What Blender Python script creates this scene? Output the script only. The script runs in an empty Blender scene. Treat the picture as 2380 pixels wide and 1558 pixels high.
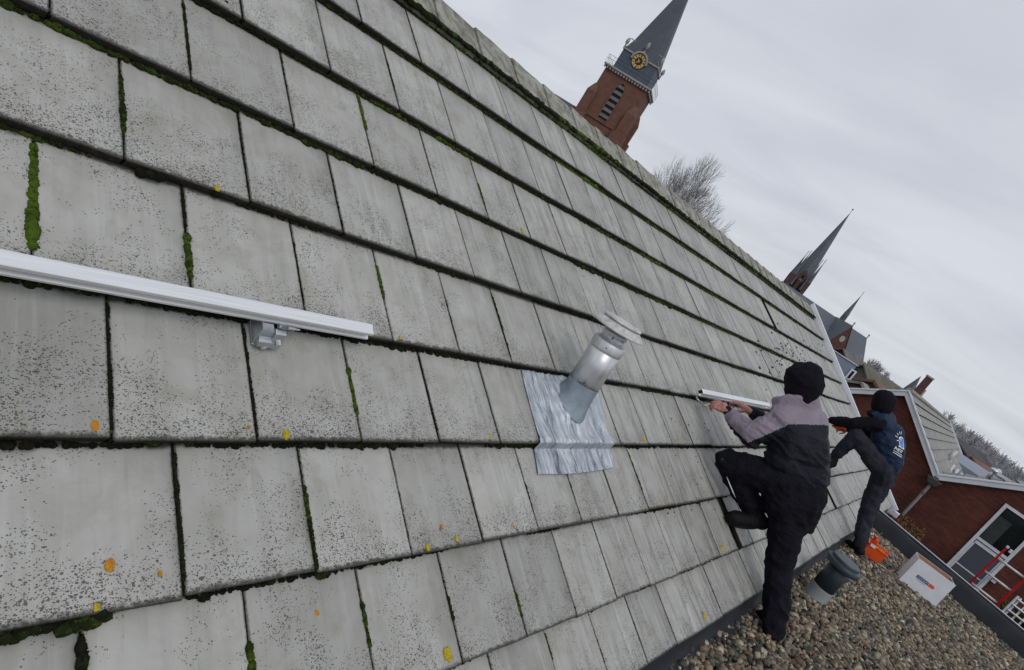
import bpy, bmesh, math, random
import numpy as np
from mathutils import Vector, Matrix, noise
from math import radians, sin, cos, tan, pi, sqrt, atan2, hypot

random.seed(7)
SC = bpy.context.scene
COL = SC.collection

# ------------------------------------------------------------------ camera
# The camera stands at the origin; world X runs along the ridge, Y towards the ridge, Z up.
CX, CY, F = 1190.0, 779.0, 1428.0          # 2380 px wide measuring frame
_up = -Vector((-1788-CX, 5400-CY, F)).normalized()
_x = Vector((2283-CX, 1042-CY, F)).normalized()
_x = (_x - _up*_x.dot(_up)).normalized()
_y = _up.cross(_x)
R = Matrix((_x, _y, _up))                   # rows: world axes seen from the camera
cam_d = bpy.data.cameras.new("camera"); cam = bpy.data.objects.new("camera", cam_d)
COL.objects.link(cam)
cx = R @ Vector((1,0,0)); cy = R @ Vector((0,-1,0)); cz = R @ Vector((0,0,-1))
cam.matrix_world = Matrix(((cx.x,cy.x,cz.x,0),(cx.y,cy.y,cz.y,0),(cx.z,cy.z,cz.z,0),(0,0,0,1)))
cam_d.sensor_width = 36.0; cam_d.lens = 36.0*F/2380.0
cam_d.clip_start = 0.05; cam_d.clip_end = 6000
SC.camera = cam

# ------------------------------------------------------------------ sky and sun
SUN_EL, SUN_AZ = 48.0, -118.0               # azimuth of the sun, from +X towards +Y
w = bpy.data.worlds.new("World"); SC.world = w; w.use_nodes = True
nt = w.node_tree; nt.nodes.clear()
out = nt.nodes.new('ShaderNodeOutputWorld'); bg = nt.nodes.new('ShaderNodeBackground')
sky = nt.nodes.new('ShaderNodeTexSky'); sky.sky_type = 'NISHITA'; sky.sun_disc = False
sky.sun_elevation = radians(SUN_EL); sky.sun_rotation = radians(90-SUN_AZ)
tc = nt.nodes.new('ShaderNodeTexCoord'); sep = nt.nodes.new('ShaderNodeSeparateXYZ')
mz = nt.nodes.new('ShaderNodeMath'); mz.operation = 'ADD'; mz.inputs[1].default_value = 0.16
az_ = nt.nodes.new('ShaderNodeMath'); az_.operation = 'ABSOLUTE'
dx = nt.nodes.new('ShaderNodeMath'); dx.operation = 'DIVIDE'
dy = nt.nodes.new('ShaderNodeMath'); dy.operation = 'DIVIDE'
cmb = nt.nodes.new('ShaderNodeCombineXYZ')
L = nt.links.new
L(tc.outputs['Generated'], sep.inputs[0]); L(sep.outputs[2], az_.inputs[0]); L(az_.outputs[0], mz.inputs[0])
L(sep.outputs[0], dx.inputs[0]); L(mz.outputs[0], dx.inputs[1])
L(sep.outputs[1], dy.inputs[0]); L(mz.outputs[0], dy.inputs[1])
L(dx.outputs[0], cmb.inputs[0]); L(dy.outputs[0], cmb.inputs[1])
mp = nt.nodes.new('ShaderNodeMapping'); mp.inputs['Rotation'].default_value = (0,0,radians(62))
mp.inputs['Scale'].default_value = (0.85,0.52,1)
L(cmb.outputs[0], mp.inputs[0])
n1 = nt.nodes.new('ShaderNodeTexNoise'); n1.inputs['Scale'].default_value = 1.5
n1.inputs['Detail'].default_value = 6; n1.inputs['Roughness'].default_value = 0.5; n1.inputs['Distortion'].default_value = 0.5
L(mp.outputs[0], n1.inputs[0])
cr = nt.nodes.new('ShaderNodeValToRGB')
cr.color_ramp.elements[0].position = 0.30; cr.color_ramp.elements[0].color = (0.56,0.585,0.655,1)
cr.color_ramp.elements[1].position = 0.66; cr.color_ramp.elements[1].color = (0.705,0.735,0.79,1)
L(n1.outputs[0], cr.inputs[0])
vm = nt.nodes.new('ShaderNodeVectorMath'); vm.operation = 'SCALE'; vm.inputs['Scale'].default_value = 10.0
L(cr.outputs[0], vm.inputs[0])
mx = nt.nodes.new('ShaderNodeMix'); mx.data_type = 'RGBA'; mx.inputs[0].default_value = 0.93
L(sky.outputs[0], mx.inputs[6]); L(vm.outputs[0], mx.inputs[7]); L(mx.outputs[2], bg.inputs[0])
bg.inputs[1].default_value = 0.1
L(bg.outputs[0], out.inputs[0])

sd = bpy.data.lights.new("sun", 'SUN'); sd.energy = 0.9; sd.angle = radians(25); sd.color = (1,0.97,0.93)
sun = bpy.data.objects.new("sun", sd); COL.objects.link(sun)
_sd = Vector((cos(radians(SUN_EL))*cos(radians(SUN_AZ)), cos(radians(SUN_EL))*sin(radians(SUN_AZ)), sin(radians(SUN_EL))))
sun.rotation_euler = _sd.to_track_quat('Z','Y').to_euler()
SC.view_settings.view_transform = 'Standard'; SC.view_settings.look = 'None'
SC.view_settings.exposure = 0.0; SC.view_settings.gamma = 1.0
SC.render.engine = 'CYCLES'

# ------------------------------------------------------------------ measuring helpers
def ray(px, py): return R @ Vector((px-CX, py-CY, F))
def atX(px, py, x): r = ray(px,py); return r*(x/r.x)
def atY(px, py, y): r = ray(px,py); return r*(y/r.y)
def atZ(px, py, z): r = ray(px,py); return r*(z/r.z)
def atD(px, py, d): r = ray(px,py); return r*(d/hypot(r.x, r.y))
def Pt(t):                                   # (px, py, x) -> point
    return atX(*t) if not isinstance(t, Vector) else t
PITCH = radians(33.7); SD = 1.65
NV = Vector((0,-sin(PITCH),cos(PITCH))); SV = Vector((0,cos(PITCH),sin(PITCH))); XV = Vector((1,0,0))
def RP(x, b, off=0.0): return NV*(off-SD) + SV*b + XV*x
def roofhit(px, py, off=0.0):
    r = ray(px,py); P = r*((off-SD)/NV.dot(r)); return P.x, P.dot(SV)
ZG = -1.88                                   # gravel level
GROUND = -5.2

# ------------------------------------------------------------------ object helpers
def tag(o, label=None, cat=None, group=None, kind=None):
    if label: o['label'] = label
    if cat: o['category'] = cat
    if group: o['group'] = group
    if kind: o['kind'] = kind
    return o
def empty(name, loc, label=None, cat=None, group=None):
    o = bpy.data.objects.new(name, None); COL.objects.link(o); o.location = loc
    o.empty_display_size = 0.2
    return tag(o, label, cat, group)
def link(name, me, parent=None, smooth=False):
    o = bpy.data.objects.new(name, me); COL.objects.link(o)
    if smooth:
        me.polygons.foreach_set('use_smooth', [True]*len(me.polygons))
    if parent is not None:
        o.parent = parent
        o.matrix_parent_inverse = Matrix.Translation(-Vector(parent_loc(parent)))
    return o
def parent_loc(p):
    return Vector(p.location) if (p.type == 'EMPTY' or p.parent is None) else Vector((0,0,0))

class MB:
    def __init__(s): s.v=[]; s.f=[]; s.m=[]; s.mi=0; s.M=None
    def add(s, vs, fs):
        b=len(s.v)
        s.v += [(s.M@Vector(p)) if s.M is not None else Vector(p) for p in vs]
        for f in fs: s.f.append([i+b for i in f]); s.m.append(s.mi)
    def quad(s, a,b,c,d): s.add([a,b,c,d],[(0,1,2,3)])
    def poly(s, ps): s.add(ps,[tuple(range(len(ps)))])
    def box(s, c, sz, M=None):
        x,y,z=[q/2 for q in sz]; c=Vector(c)
        vs=[Vector((i*x,j*y,k*z)) for i in(-1,1) for j in(-1,1) for k in(-1,1)]
        vs=[(M@p if M else p)+c for p in vs]
        s.add(vs,[(0,1,3,2),(4,6,7,5),(0,4,5,1),(2,3,7,6),(0,2,6,4),(1,5,7,3)])
    def hexa(s, lo, hi):                    # two matching quads
        s.add(list(lo)+list(hi),[(3,2,1,0),(4,5,6,7),(0,1,5,4),(1,2,6,5),(2,3,7,6),(3,0,4,7)])
    def prism(s, poly, d):                  # extrude a polygon by vector d
        n=len(poly); d=Vector(d); a=[Vector(p) for p in poly]
        s.add(a+[p+d for p in a],[tuple(range(n))[::-1],tuple(range(n,2*n))]+[(i,(i+1)%n,(i+1)%n+n,i+n) for i in range(n)])
    def tube(s, pts, rs, n=8, cap=True):
        pts=[Vector(p) for p in pts]
        if not hasattr(rs,'__len__'): rs=[rs]*len(pts)
        rings=[]; u=None
        for i,p in enumerate(pts):
            t=(pts[min(i+1,len(pts)-1)]-pts[max(i-1,0)])
            t=t.normalized() if t.length>1e-9 else Vector((0,0,1))
            if u is None:
                u=t.cross(Vector((0,0,1)) if abs(t.z)<.9 else Vector((1,0,0))).normalized()
            else:
                u=(u-t*u.dot(t)); u=u.normalized() if u.length>1e-6 else t.orthogonal().normalized()
            v=t.cross(u); r=rs[i]
            rings.append([p+u*(r*cos(2*pi*k/n))+v*(r*sin(2*pi*k/n)) for k in range(n)])
        vs=[q for r in rings for q in r]; fs=[]
        for i in range(len(pts)-1):
            for k in range(n): fs.append((i*n+k,i*n+(k+1)%n,(i+1)*n+(k+1)%n,(i+1)*n+k))
        if cap: fs.append(tuple(range(n))[::-1]); fs.append(tuple(range((len(pts)-1)*n,len(pts)*n)))
        s.add(vs,fs)
    def blob(s, c, r, sub=1, jit=.15):
        V,Fc=ICO[sub]; c=Vector(c)
        if not hasattr(r,'__len__'): r=(r,r,r)
        o=Vector((random.random()*50,)*3)
        s.add([c+Vector((p[0]*r[0],p[1]*r[1],p[2]*r[2]))*(1+jit*noise.noise(Vector(p)*1.7+o)*2) for p in V],Fc)
    def build(s, name, mats, parent=None, smooth=False, uv=True, attr=None):
        me=bpy.data.meshes.new(name); me.from_pydata([tuple(p) for p in s.v],[],s.f); me.update()
        if not isinstance(mats,(list,tuple)): mats=[mats]
        for m in mats: me.materials.append(m)
        me.polygons.foreach_set('material_index', s.m)
        if uv:
            ul=me.uv_layers.new(name='UVMap').data
            for p in me.polygons:
                nx,ny,nz=[abs(q) for q in p.normal]
                for li in p.loop_indices:
                    c=me.vertices[me.loops[li].vertex_index].co
                    if nz>0.75: ul[li].uv=(c.x,c.y)
                    elif nx>ny: ul[li].uv=(c.y,c.z)
                    else: ul[li].uv=(c.x,c.z)
        o = link(name, me, parent, smooth)
        if parent is None: recentre(o)
        return o
def recentre(o):
    co=np.empty(len(o.data.vertices)*3); o.data.vertices.foreach_get('co',co); co=co.reshape(-1,3)
    c=Vector(((co[:,0].min()+co[:,0].max())/2,(co[:,1].min()+co[:,1].max())/2,co[:,2].min()))
    o.data.transform(Matrix.Translation(-c)); o.location=c
def _ico(sub):
    bm=bmesh.new(); bmesh.ops.create_icosphere(bm, subdivisions=sub, radius=1)
    V=[v.co.copy() for v in bm.verts]; Fc=[tuple(v.index for v in f.verts) for f in bm.faces]; bm.free(); return V,Fc
ICO={1:_ico(1),2:_ico(2),3:_ico(3)}

def bevel(o, wd, seg=2, ang=35):
    m=o.modifiers.new('bevel','BEVEL'); m.width=wd; m.segments=seg; m.limit_method='ANGLE'; m.angle_limit=radians(ang); return o

# ------------------------------------------------------------------ materials
def srgb(r,g,b):
    f=lambda c:(c/255/12.92) if c/255<=.04045 else ((c/255+.055)/1.055)**2.4
    return (f(r),f(g),f(b))
class NT:
    def __init__(s,name):
        s.m=bpy.data.materials.new(name); s.m.use_nodes=True; s.t=s.m.node_tree
        s.p=s.t.nodes['Principled BSDF']; s.tc=None
    def n(s,ty,**k):
        q=s.t.nodes.new('ShaderNode'+ty)
        for a,b in k.items(): setattr(q,a,b)
        return q
    def l(s,a,b): s.t.links.new(a,b)
    def coord(s,which='Object'):
        if s.tc is None: s.tc=s.n('TexCoord')
        return s.tc.outputs[which]
    def mapping(s,src,scale=(1,1,1),rot=(0,0,0),loc=(0,0,0)):
        q=s.n('Mapping'); q.inputs['Scale'].default_value=scale; q.inputs['Rotation'].default_value=rot; q.inputs['Location'].default_value=loc
        s.l(src,q.inputs[0]); return q.outputs[0]
    def noise(s,src,scale,detail=3,rough=.5,dist=0):
        q=s.n('TexNoise'); q.inputs['Scale'].default_value=scale; q.inputs['Detail'].default_value=detail
        q.inputs['Roughness'].default_value=rough; q.inputs['Distortion'].default_value=dist; s.l(src,q.inputs['Vector']); return q.outputs[0]
    def ramp(s,src,stops):
        q=s.n('ValToRGB'); e=q.color_ramp.elements
        while len(e)<len(stops): e.new(.5)
        for i,(p,c) in enumerate(stops):
            e[i].position=p; e[i].color=(c,c,c,1) if not hasattr(c,'__len__') else (*c[:3],1)
        s.l(src,q.inputs[0]); return q.outputs[0]
    def math(s,op,a,b=None,c=None):
        q=s.n('Math',operation=op)
        for i,v in enumerate((a,b,c)):
            if v is None: continue
            if isinstance(v,(int,float)): q.inputs[i].default_value=v
            else: s.l(v,q.inputs[i])
        return q.outputs[0]
    def mix(s,fac,a,b,blend='MIX'):
        q=s.n('Mix',data_type='RGBA',blend_type=blend)
        for i,v in ((0,fac),(6,a),(7,b)):
            if isinstance(v,(int,float)): q.inputs[i].default_value=v if i==0 else (v,v,v,1)
            elif hasattr(v,'__len__'): q.inputs[i].default_value=(*v[:3],1)
            else: s.l(v,q.inputs[i])
        return q.outputs[2]
    def bump(s,h,strength=.3,dist=.01,prev=None):
        q=s.n('Bump'); q.inputs['Strength'].default_value=strength; q.inputs['Distance'].default_value=dist
        s.l(h,q.inputs['Height'])
        if prev is not None: s.l(prev,q.inputs['Normal'])
        s.l(q.outputs[0],s.p.inputs['Normal']); return q.outputs[0]
    def col(s,c):
        if hasattr(c,'__len__'): s.p.inputs['Base Color'].default_value=(*c[:3],1)
        else: s.l(c,s.p.inputs['Base Color'])
    def set(s,rough=None,metal=None,spec=None):
        for k,v in (('Roughness',rough),('Metallic',metal),('Specular IOR Level',spec)):
            if v is None: continue
            if isinstance(v,(int,float)): s.p.inputs[k].default_value=v
            else: s.l(v,s.p.inputs[k])
        return s
def simple(name,c,rough=.6,metal=0,var=.25,scale=6,bs=.0,bscale=60,spec=.5):
    t=NT(name); o=t.coord()
    nz=t.noise(o,scale,4,.6)
    k=t.ramp(nz,[(.3,1-var),(.7,1+var*.6)])
    t.col(t.mix(1.0,c,k,'MULTIPLY')); t.set(rough,metal,spec)
    if bs: t.bump(t.noise(o,bscale,3,.6),bs,.01)
    return t.m
def uvm(t,name): q=t.n('UVMap'); q.uv_map=name; return q.outputs[0]

def mat_tile():
    t=NT('concrete_tile'); ruv=uvm(t,'roofuv'); tuv=uvm(t,'tileuv')
    at=t.n('Attribute',attribute_name='trand',attribute_type='GEOMETRY')
    tr=at.outputs['Fac']
    sp=t.n('SeparateXYZ'); t.l(tuv,sp.inputs[0]); v=sp.outputs[1]; u=sp.outputs[0]
    sr=t.n('SeparateXYZ'); t.l(ruv,sr.inputs[0]); X=sr.outputs[0]
    base=t.ramp(t.noise(t.mapping(ruv,(1,1,1)),5.5,6,.62,.4),[(.3,srgb(153,153,146)),(.5,srgb(163,162,156)),(.7,srgb(172,172,167))])
    base=t.mix(.75,base,t.ramp(tr,[(0,.74),(.35,.92),(.7,1.0),(1,1.07)]),'MULTIPLY')
    # per tile yellowish / brownish grime cloud
    wv=t.n('CombineXYZ'); t.l(X,wv.inputs[0]); t.l(sr.outputs[1],wv.inputs[1]); t.l(t.math('MULTIPLY',tr,13.0),wv.inputs[2])
    gr=t.ramp(t.noise(wv.outputs[0],7,5,.6,.6),[(.54,0.0),(.74,.38)])
    base=t.mix(gr,base,srgb(122,115,99))
    g2=t.ramp(t.noise(wv.outputs[0],3.0,6,.7,1.2),[(.54,0.0),(.72,.34)]); base=t.mix(g2,base,srgb(124,121,108))
    # vertical runs of water and lime
    far=t.ramp(X,[(.10,.25),(.42,1.0)])
    mr=t.n('MapRange'); mr.inputs[1].default_value=0; mr.inputs[2].default_value=14; t.l(X,mr.inputs[0]); far=t.ramp(mr.outputs[0],[(.10,.22),(.30,.9)])
    st=t.noise(t.mapping(ruv,(26,2.2,1)),1.0,5,.6,.5)
    dk=t.math('MULTIPLY',t.ramp(st,[(.50,0.0),(.62,1.0)]),t.math('MULTIPLY',far,.62))
    base=t.mix(dk,base,srgb(104,103,99))
    lt=t.math('MULTIPLY',t.ramp(t.noise(t.mapping(ruv,(34,1.6,1),loc=(3,7,0)),1.0,4,.55,.8),[(.57,0.0),(.70,.45)]),t.math('ADD',far,.06))
    base=t.mix(lt,base,srgb(205,206,205))
    # pits: small dark specks thicker towards the lower edge
    def pits(scale,lo,hi,r0,loc):
        vz=t.n('TexVoronoi',feature='F1'); vz.inputs['Scale'].default_value=scale; vz.inputs['Randomness'].default_value=1
        wob=t.noise(t.mapping(ruv,(1,1,1)),scale*1.3,2,.5)
        t.l(t.mapping(ruv,(1,1.35,1),loc=loc),vz.inputs['Vector'])
        sc=t.n('SeparateColor'); t.l(vz.outputs['Color'],sc.inputs[0])
        m=t.noise(wv.outputs[0],5.0,4,.6,.3)
        dens=t.math('ADD',t.math('MULTIPLY',t.math('POWER',t.math('SUBTRACT',1.0,v),3.0),.62),t.math('MULTIPLY',t.math('SUBTRACT',m,.5),2.5))
        dens=t.math('ADD',dens,lo)
        on=t.math('LESS_THAN',sc.outputs[0],dens)
        rr=t.math('ADD',t.math('MULTIPLY',sc.outputs[1],r0),r0*.35)
        rr=t.math('MULTIPLY',rr,t.math('ADD',t.math('MULTIPLY',wob,1.6),.2))
        d=t.math('SUBTRACT',rr,vz.outputs['Distance'])
        d=t.n('Clamp').outputs[0] if False else t.math('MULTIPLY',d,9.0)
        cl=t.n('Clamp'); t.l(d,cl.inputs[0])
        return t.math('MULTIPLY',cl.outputs[0],on)
    p1=pits(230,.02,0,.50,(0,0,0)); p2=pits(120,-.18,0,.40,(5,3,0)); p3=pits(38,-.46,0,.26,(2,9,0))
    pp=t.math('MAXIMUM',t.math('MAXIMUM',p1,p2),p3)
    base=t.mix(t.math('MULTIPLY',pp,.84),base,srgb(44,40,32))
    # grime on the lower lip and the side edges
    e=t.math('ADD',v,t.math('MULTIPLY',t.math('SUBTRACT',t.noise(ruv,45,3,.6),.5),.07))
    base=t.mix(t.ramp(e,[(.008,.9),(.030,0.0)]),base,srgb(44,41,36))
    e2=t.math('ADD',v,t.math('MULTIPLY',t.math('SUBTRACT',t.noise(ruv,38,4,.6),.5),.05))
    base=t.mix(t.ramp(e2,[(.815,0.0),(.842,.9)]),base,srgb(34,34,29))  # dirt plus painted shadow just below the edge of the overlapping course
    eu=t.math('MINIMUM',u,t.math('SUBTRACT',1.0,u))
    eu=t.math('ADD',eu,t.math('MULTIPLY',t.math('SUBTRACT',t.noise(ruv,70,3,.6),.5),.03))
    base=t.mix(t.ramp(eu,[(.0,.75),(.012,0.0)]),base,srgb(50,50,42))
    t.col(base)
    t.set(t.ramp(t.noise(ruv,9,4,.6),[(.3,.38),(.7,.62)]),0,.5)
    h=t.math('SUBTRACT',t.math('MULTIPLY',t.noise(ruv,160,3,.6),.35),pp)
    t.bump(h,.45,.0025)
    return t.m
M={}
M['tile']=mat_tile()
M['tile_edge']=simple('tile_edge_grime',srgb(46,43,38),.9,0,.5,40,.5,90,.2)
M['underlay']=simple('underlay',(.012,.012,.012),.9)
def mat_moss(name,c0,c1,c2):
    t=NT(name); o=t.coord()
    at=t.n('Attribute',attribute_name='mr',attribute_type='GEOMETRY')
    f=t.math('ADD',t.math('MULTIPLY',at.outputs['Fac'],.8),t.math('MULTIPLY',t.math('SUBTRACT',t.noise(o,60,4,.7),.5),.5))
    t.col(t.ramp(f,[(.15,c0),(.5,c1),(.8,c2)])); t.set(.95,0,.15)
    t.bump(t.noise(o,420,3,.7),.9,.004); return t.m
M['moss']=mat_moss('moss',(.008,.0085,.006),(.018,.026,.006),(.075,.125,.010))
M['joint']=simple('joint_dirt',(.012,.013,.008),.95,0,.6,30,.6,150,.1)
M['lichen_y']=simple('yellow_lichen',srgb(196,172,30),.9,0,.5,120,.8,300)
M['lichen_o']=simple('orange_lichen',srgb(205,140,28),.9,0,.4,120,.8,300)
def mat_ridge():
    t=NT('ridge_concrete'); o=t.coord()
    c=t.ramp(t.noise(o,9,7,.72,.6),[(.28,srgb(72,70,58)),(.45,srgb(128,126,116)),(.62,srgb(166,165,158)),(.8,srgb(120,118,100))])
    y=t.ramp(t.noise(t.mapping(o,(1,1,1),loc=(4,4,4)),6,5,.7),[(.58,0.0),(.68,.8)])
    c=t.mix(y,c,srgb(112,108,52)); t.col(c); t.set(.85,0,.3); t.bump(t.noise(o,70,5,.7),.7,.012); return t.m
M['ridge']=mat_ridge()
def mat_bitumen():
    t=NT('bitumen'); o=t.coord()
    t.col(t.ramp(t.noise(o,4,5,.6),[(.3,(.007,.008,.011)),(.7,(.019,.023,.029))]))
    t.set(t.ramp(t.noise(o,8,3,.5),[(.3,.55),(.7,.8)]),0,.3); t.bump(t.noise(o,140,4,.7),.35,.006); return t.m
M['bitumen']=mat_bitumen()
def mat_alu(name,c,rough=.35,metal=.9,streak=(1,60,60)):
    t=NT(name); o=t.coord()
    s=t.noise(t.mapping(o,streak),4,4,.6)
    t.col(t.mix(1,c,t.ramp(s,[(.3,.86),(.7,1.05)]),'MULTIPLY'))
    t.set(t.math('ADD',t.math('MULTIPLY',s,.2),rough-.1),metal,.5); return t.m
M['alu']=mat_alu('brushed_aluminium',(.88,.88,.89),.34,.75)
M['steel']=mat_alu('galvanised_steel',(.55,.58,.61),.33,.85,(20,20,20))
def mat_flue():
    t=NT('flue_steel'); o=t.coord()
    n1=t.noise(t.mapping(o,(14,14,2)),2,5,.6); n2=t.noise(o,60,4,.7)
    c=t.ramp(n1,[(.3,(.55,.56,.57)),(.7,(.72,.73,.74))])
    c=t.mix(t.ramp(n2,[(.6,0.),(.75,.35)]),c,(.25,.24,.22)); t.col(c)
    t.set(t.ramp(n1,[(.3,.36),(.7,.52)]),.65,.5); t.bump(n2,.12,.003); return t.m
M['flue']=mat_flue()
M['flue_cap']=simple('weathered_zinc',(.55,.545,.53),.6,.25,.35,25,.3,80)
def mat_lead():
    t=NT('lead_sheet'); o=t.coord()
    n1=t.noise(t.mapping(o,(26,4,4)),1,5,.65,1.2); n2=t.noise(o,30,4,.7)
    c=t.ramp(n1,[(.34,(.13,.15,.18)),(.43,(.36,.40,.45)),(.58,(.55,.595,.64)),(.74,(.76,.78,.80))])
    c=t.mix(t.ramp(n2,[(.6,0.),(.72,.4)]),c,(.12,.13,.14)); t.col(c)
    t.set(t.ramp(n2,[(.3,.26),(.7,.48)]),.45,.5); t.bump(t.math('ADD',n1,t.math('MULTIPLY',t.noise(t.mapping(o,(60,9,9)),1,4,.6,2.0),.6)),.9,.010); return t.m
M['lead']=mat_lead()
M['lead_cone']=simple('lead_sleeve',(.30,.36,.415),.45,.35,.25,12,.2,50)
M['white']=simple('white_paint',srgb(222,224,230),.45,0,.06,5)
M['white_dirty']=simple('white_upvc',srgb(205,208,214),.5,0,.16,3)
M['black']=simple('black_hole',(.004,.004,.004),.9)
def mat_brick(name,c1,c2,mortar,scale=1.0,bump=.5,var=.3):
    t=NT(name); uv=uvm(t,'UVMap')
    b=t.n('TexBrick'); b.inputs['Color1'].default_value=(*c1,1); b.inputs['Color2'].default_value=(*c2,1); b.inputs['Mortar'].default_value=(*mortar,1)
    b.inputs['Scale'].default_value=scale; b.inputs['Brick Width'].default_value=.22; b.inputs['Row Height'].default_value=.065
    b.inputs['Mortar Size'].default_value=.006; b.inputs['Mortar Smooth'].default_value=.3; t.l(uv,b.inputs['Vector'])
    k=t.ramp(t.noise(t.coord(),1.3,6,.65),[(.3,1-var),(.7,1+var)])
    t.col(t.mix(1,b.outputs[0],k,'MULTIPLY')); t.set(.85,0,.3)
    t.bump(t.math('SUBTRACT',t.noise(t.coord(),40,3,.6),b.outputs['Fac']),bump,.008); return t.m
M['brick_dark']=mat_brick('dark_red_brick',(.125,.036,.024),(.080,.024,.017),(.050,.024,.018),1.0,.5,.35)
M['brick_tower']=mat_brick('tower_brick',(.175,.082,.057),(.135,.063,.047),(.15,.085,.065),1.6,.3,.22)
M['brick_church']=mat_brick('church_brick',(.12,.052,.042),(.085,.04,.035),(.07,.045,.04),2.5,.2,.4)
def mat_slate(name,c0,c1,sc=1.0):
    t=NT(name); o=t.coord(); 
    k=t.noise(o,.5*sc,5,.6); t.col(t.ramp(k,[(.3,c0),(.7,c1)]))
    b=t.n('TexBrick'); b.inputs['Scale'].default_value=1; b.inputs['Brick Width'].default_value=.6; b.inputs['Row Height'].default_value=.35
    b.inputs['Mortar Size'].default_value=.02; t.l(uvm(t,'UVMap'),b.inputs['Vector'])
    t.set(.62,0,.4); t.bump(b.outputs['Fac'],.4,.03); return t.m
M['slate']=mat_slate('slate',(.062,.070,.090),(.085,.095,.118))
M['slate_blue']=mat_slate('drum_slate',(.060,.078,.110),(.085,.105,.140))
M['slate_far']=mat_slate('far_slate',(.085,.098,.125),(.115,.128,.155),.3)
M['stone']=simple('pale_stone',(.33,.32,.30),.8,0,.2,1.5)
M['gold']=simple('gold_leaf',(.62,.40,.12),.4,.3,.15,3)
M['clock_black']=simple('clock_black',(.01,.01,.012),.5)
M['louvre']=simple('grey_louvre',(.145,.13,.14),.8,0,.3,2)
M['bark']=simple('bark',(.075,.066,.062),.9,0,.35,3)
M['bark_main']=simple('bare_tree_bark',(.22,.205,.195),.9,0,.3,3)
M['bark_haze']=simple('hazed_far_bark',(.40,.40,.41),.9,0,.3,1.0)  # distance haze painted into the bark colour as a pale grey
M['twig_green']=simple('ivy_bush',(.075,.078,.045),.9,0,.5,1.2)
def fabric(name,c,var=.3,rough=.85,sheen=.0,bs=.5,sc=28):
    t=NT(name); o=t.coord()
    k=t.ramp(t.noise(o,9,4,.6),[(.3,1-var),(.7,1+var)])
    t.col(t.mix(1,c,k,'MULTIPLY')); t.set(rough,0,.10 if rough>.7 else .2)
    a=t.noise(o,sc,4,.6,1.5); b=t.noise(o,700,2,.5)
    c_=t.noise(t.mapping(o,(5,5,17)),1.0,3,.5,1.2)
    t.bump(t.math('ADD',t.math('ADD',a,t.math('MULTIPLY',b,.08)),t.math('MULTIPLY',c_,1.6)),bs,.022); return t.m
M['jacket_grey']=fabric('grey_jacket_cloth',srgb(141,130,143),.12,.8)
M['jacket_black']=fabric('black_jacket_cloth',srgb(22,25,34),.25,.6,bs=.6)
M['trouser']=fabric('black_trouser_cloth',srgb(23,23,30),.3,.8,bs=.6)
M['trouser_grey']=fabric('dark_grey_trouser_cloth',srgb(46,47,55),.25,.8)
M['hood']=fabric('black_fleece',srgb(25,23,29),.2,.95,bs=.3)
M['vest']=fabric('navy_vest_cloth',srgb(24,42,66),.3,.65,bs=.7,sc=20)
M['rubber']=simple('black_rubber',(.010,.010,.011),.8,0,.3,40)
M['boot']=simple('boot_leather',srgb(18,18,20),.7,0,.4,20,.3,60,.2)
def mat_skin():
    t=NT('skin'); o=t.coord()
    t.col(t.ramp(t.noise(o,28,4,.6),[(.3,srgb(150,92,82)),(.55,srgb(186,128,116)),(.75,srgb(203,150,136))]))
    t.set(.5,0,.4); t.p.inputs['Subsurface Weight'].default_value=.08
    t.bump(t.noise(o,160,3,.6),.25,.003); return t.m
M['skin']=mat_skin()
M['print_white']=simple('white_print',(.75,.77,.80),.7,0,.05)
M['print_blue']=simple('blue_print',(.10,.20,.55),.6,0,.2,30)
M['green_pvc']=simple('dark_grey_green_pvc',srgb(42,54,62),.42,0,.12,5,.1,40)
M['grey_pvc']=simple('light_grey_pvc',srgb(135,139,141),.5,0,.15,9)
M['orange']=simple('orange_plastic',srgb(235,84,20),.4,0,.12,12)
M['red']=simple('red_paint',srgb(185,20,24),.35,0,.2,6)
M['yellow']=simple('yellow_plastic',srgb(225,165,40),.5,0,.3,60)
M['rung']=simple('rung_metal',srgb(205,205,205),.5,.1,.15,20)
def mat_card(name,c,var=.07):
    t=NT(name); o=t.coord(); t.col(t.mix(1,c,t.ramp(t.noise(o,8,4,.6),[(.3,1-var),(.7,1+var)]),'MULTIPLY'))
    t.set(.8,0,.2); t.bump(t.noise(t.mapping(o,(1,1,6)),30,3,.5),.1,.003); return t.m
M['card_white']=mat_card('white_cardboard',srgb(220,221,229))
M['card_brown']=mat_card('brown_cardboard',srgb(168,128,100))
M['ink_blue']=simple('ink_blue',srgb(46,32,120),.6,0,.05)
M['ink_orange']=simple('ink_orange',srgb(225,88,40),.6,0,.05)
M['ink_grey']=simple('ink_grey',srgb(120,122,130),.6,0,.05)
def mat_glass(name,c,rough=.06):
    t=NT(name); t.col(t.ramp(t.noise(t.coord(),.9,3,.5),[(.35,c),(.65,tuple(q*2.2 for q in c))])); t.set(rough,0,.5); return t.m
M['glass']=mat_glass('dark_glass',(.006,.008,.008),.08)
M['curtain']=simple('dim_green_curtain',(.022,.030,.028),.5,0,.5,2)
M['panel_grey']=simple('grey_door_panel',srgb(76,78,90),.4,0,.08,2)
M['pipe_grey']=simple('grey_downpipe',srgb(96,97,102),.5,.1,.15,3)
def mat_pebble():
    t=NT('pebbles'); at=t.n('Attribute',attribute_name='pc',attribute_type='GEOMETRY')
    o=t.coord(); k=t.ramp(t.noise(o,110,4,.65),[(.3,.7),(.7,1.2)])
    t.col(t.mix(1,at.outputs['Color'],k,'MULTIPLY')); t.set(.62,0,.35); t.bump(t.noise(o,260,3,.6),.3,.002); return t.m
M['pebble']=mat_pebble()
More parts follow.
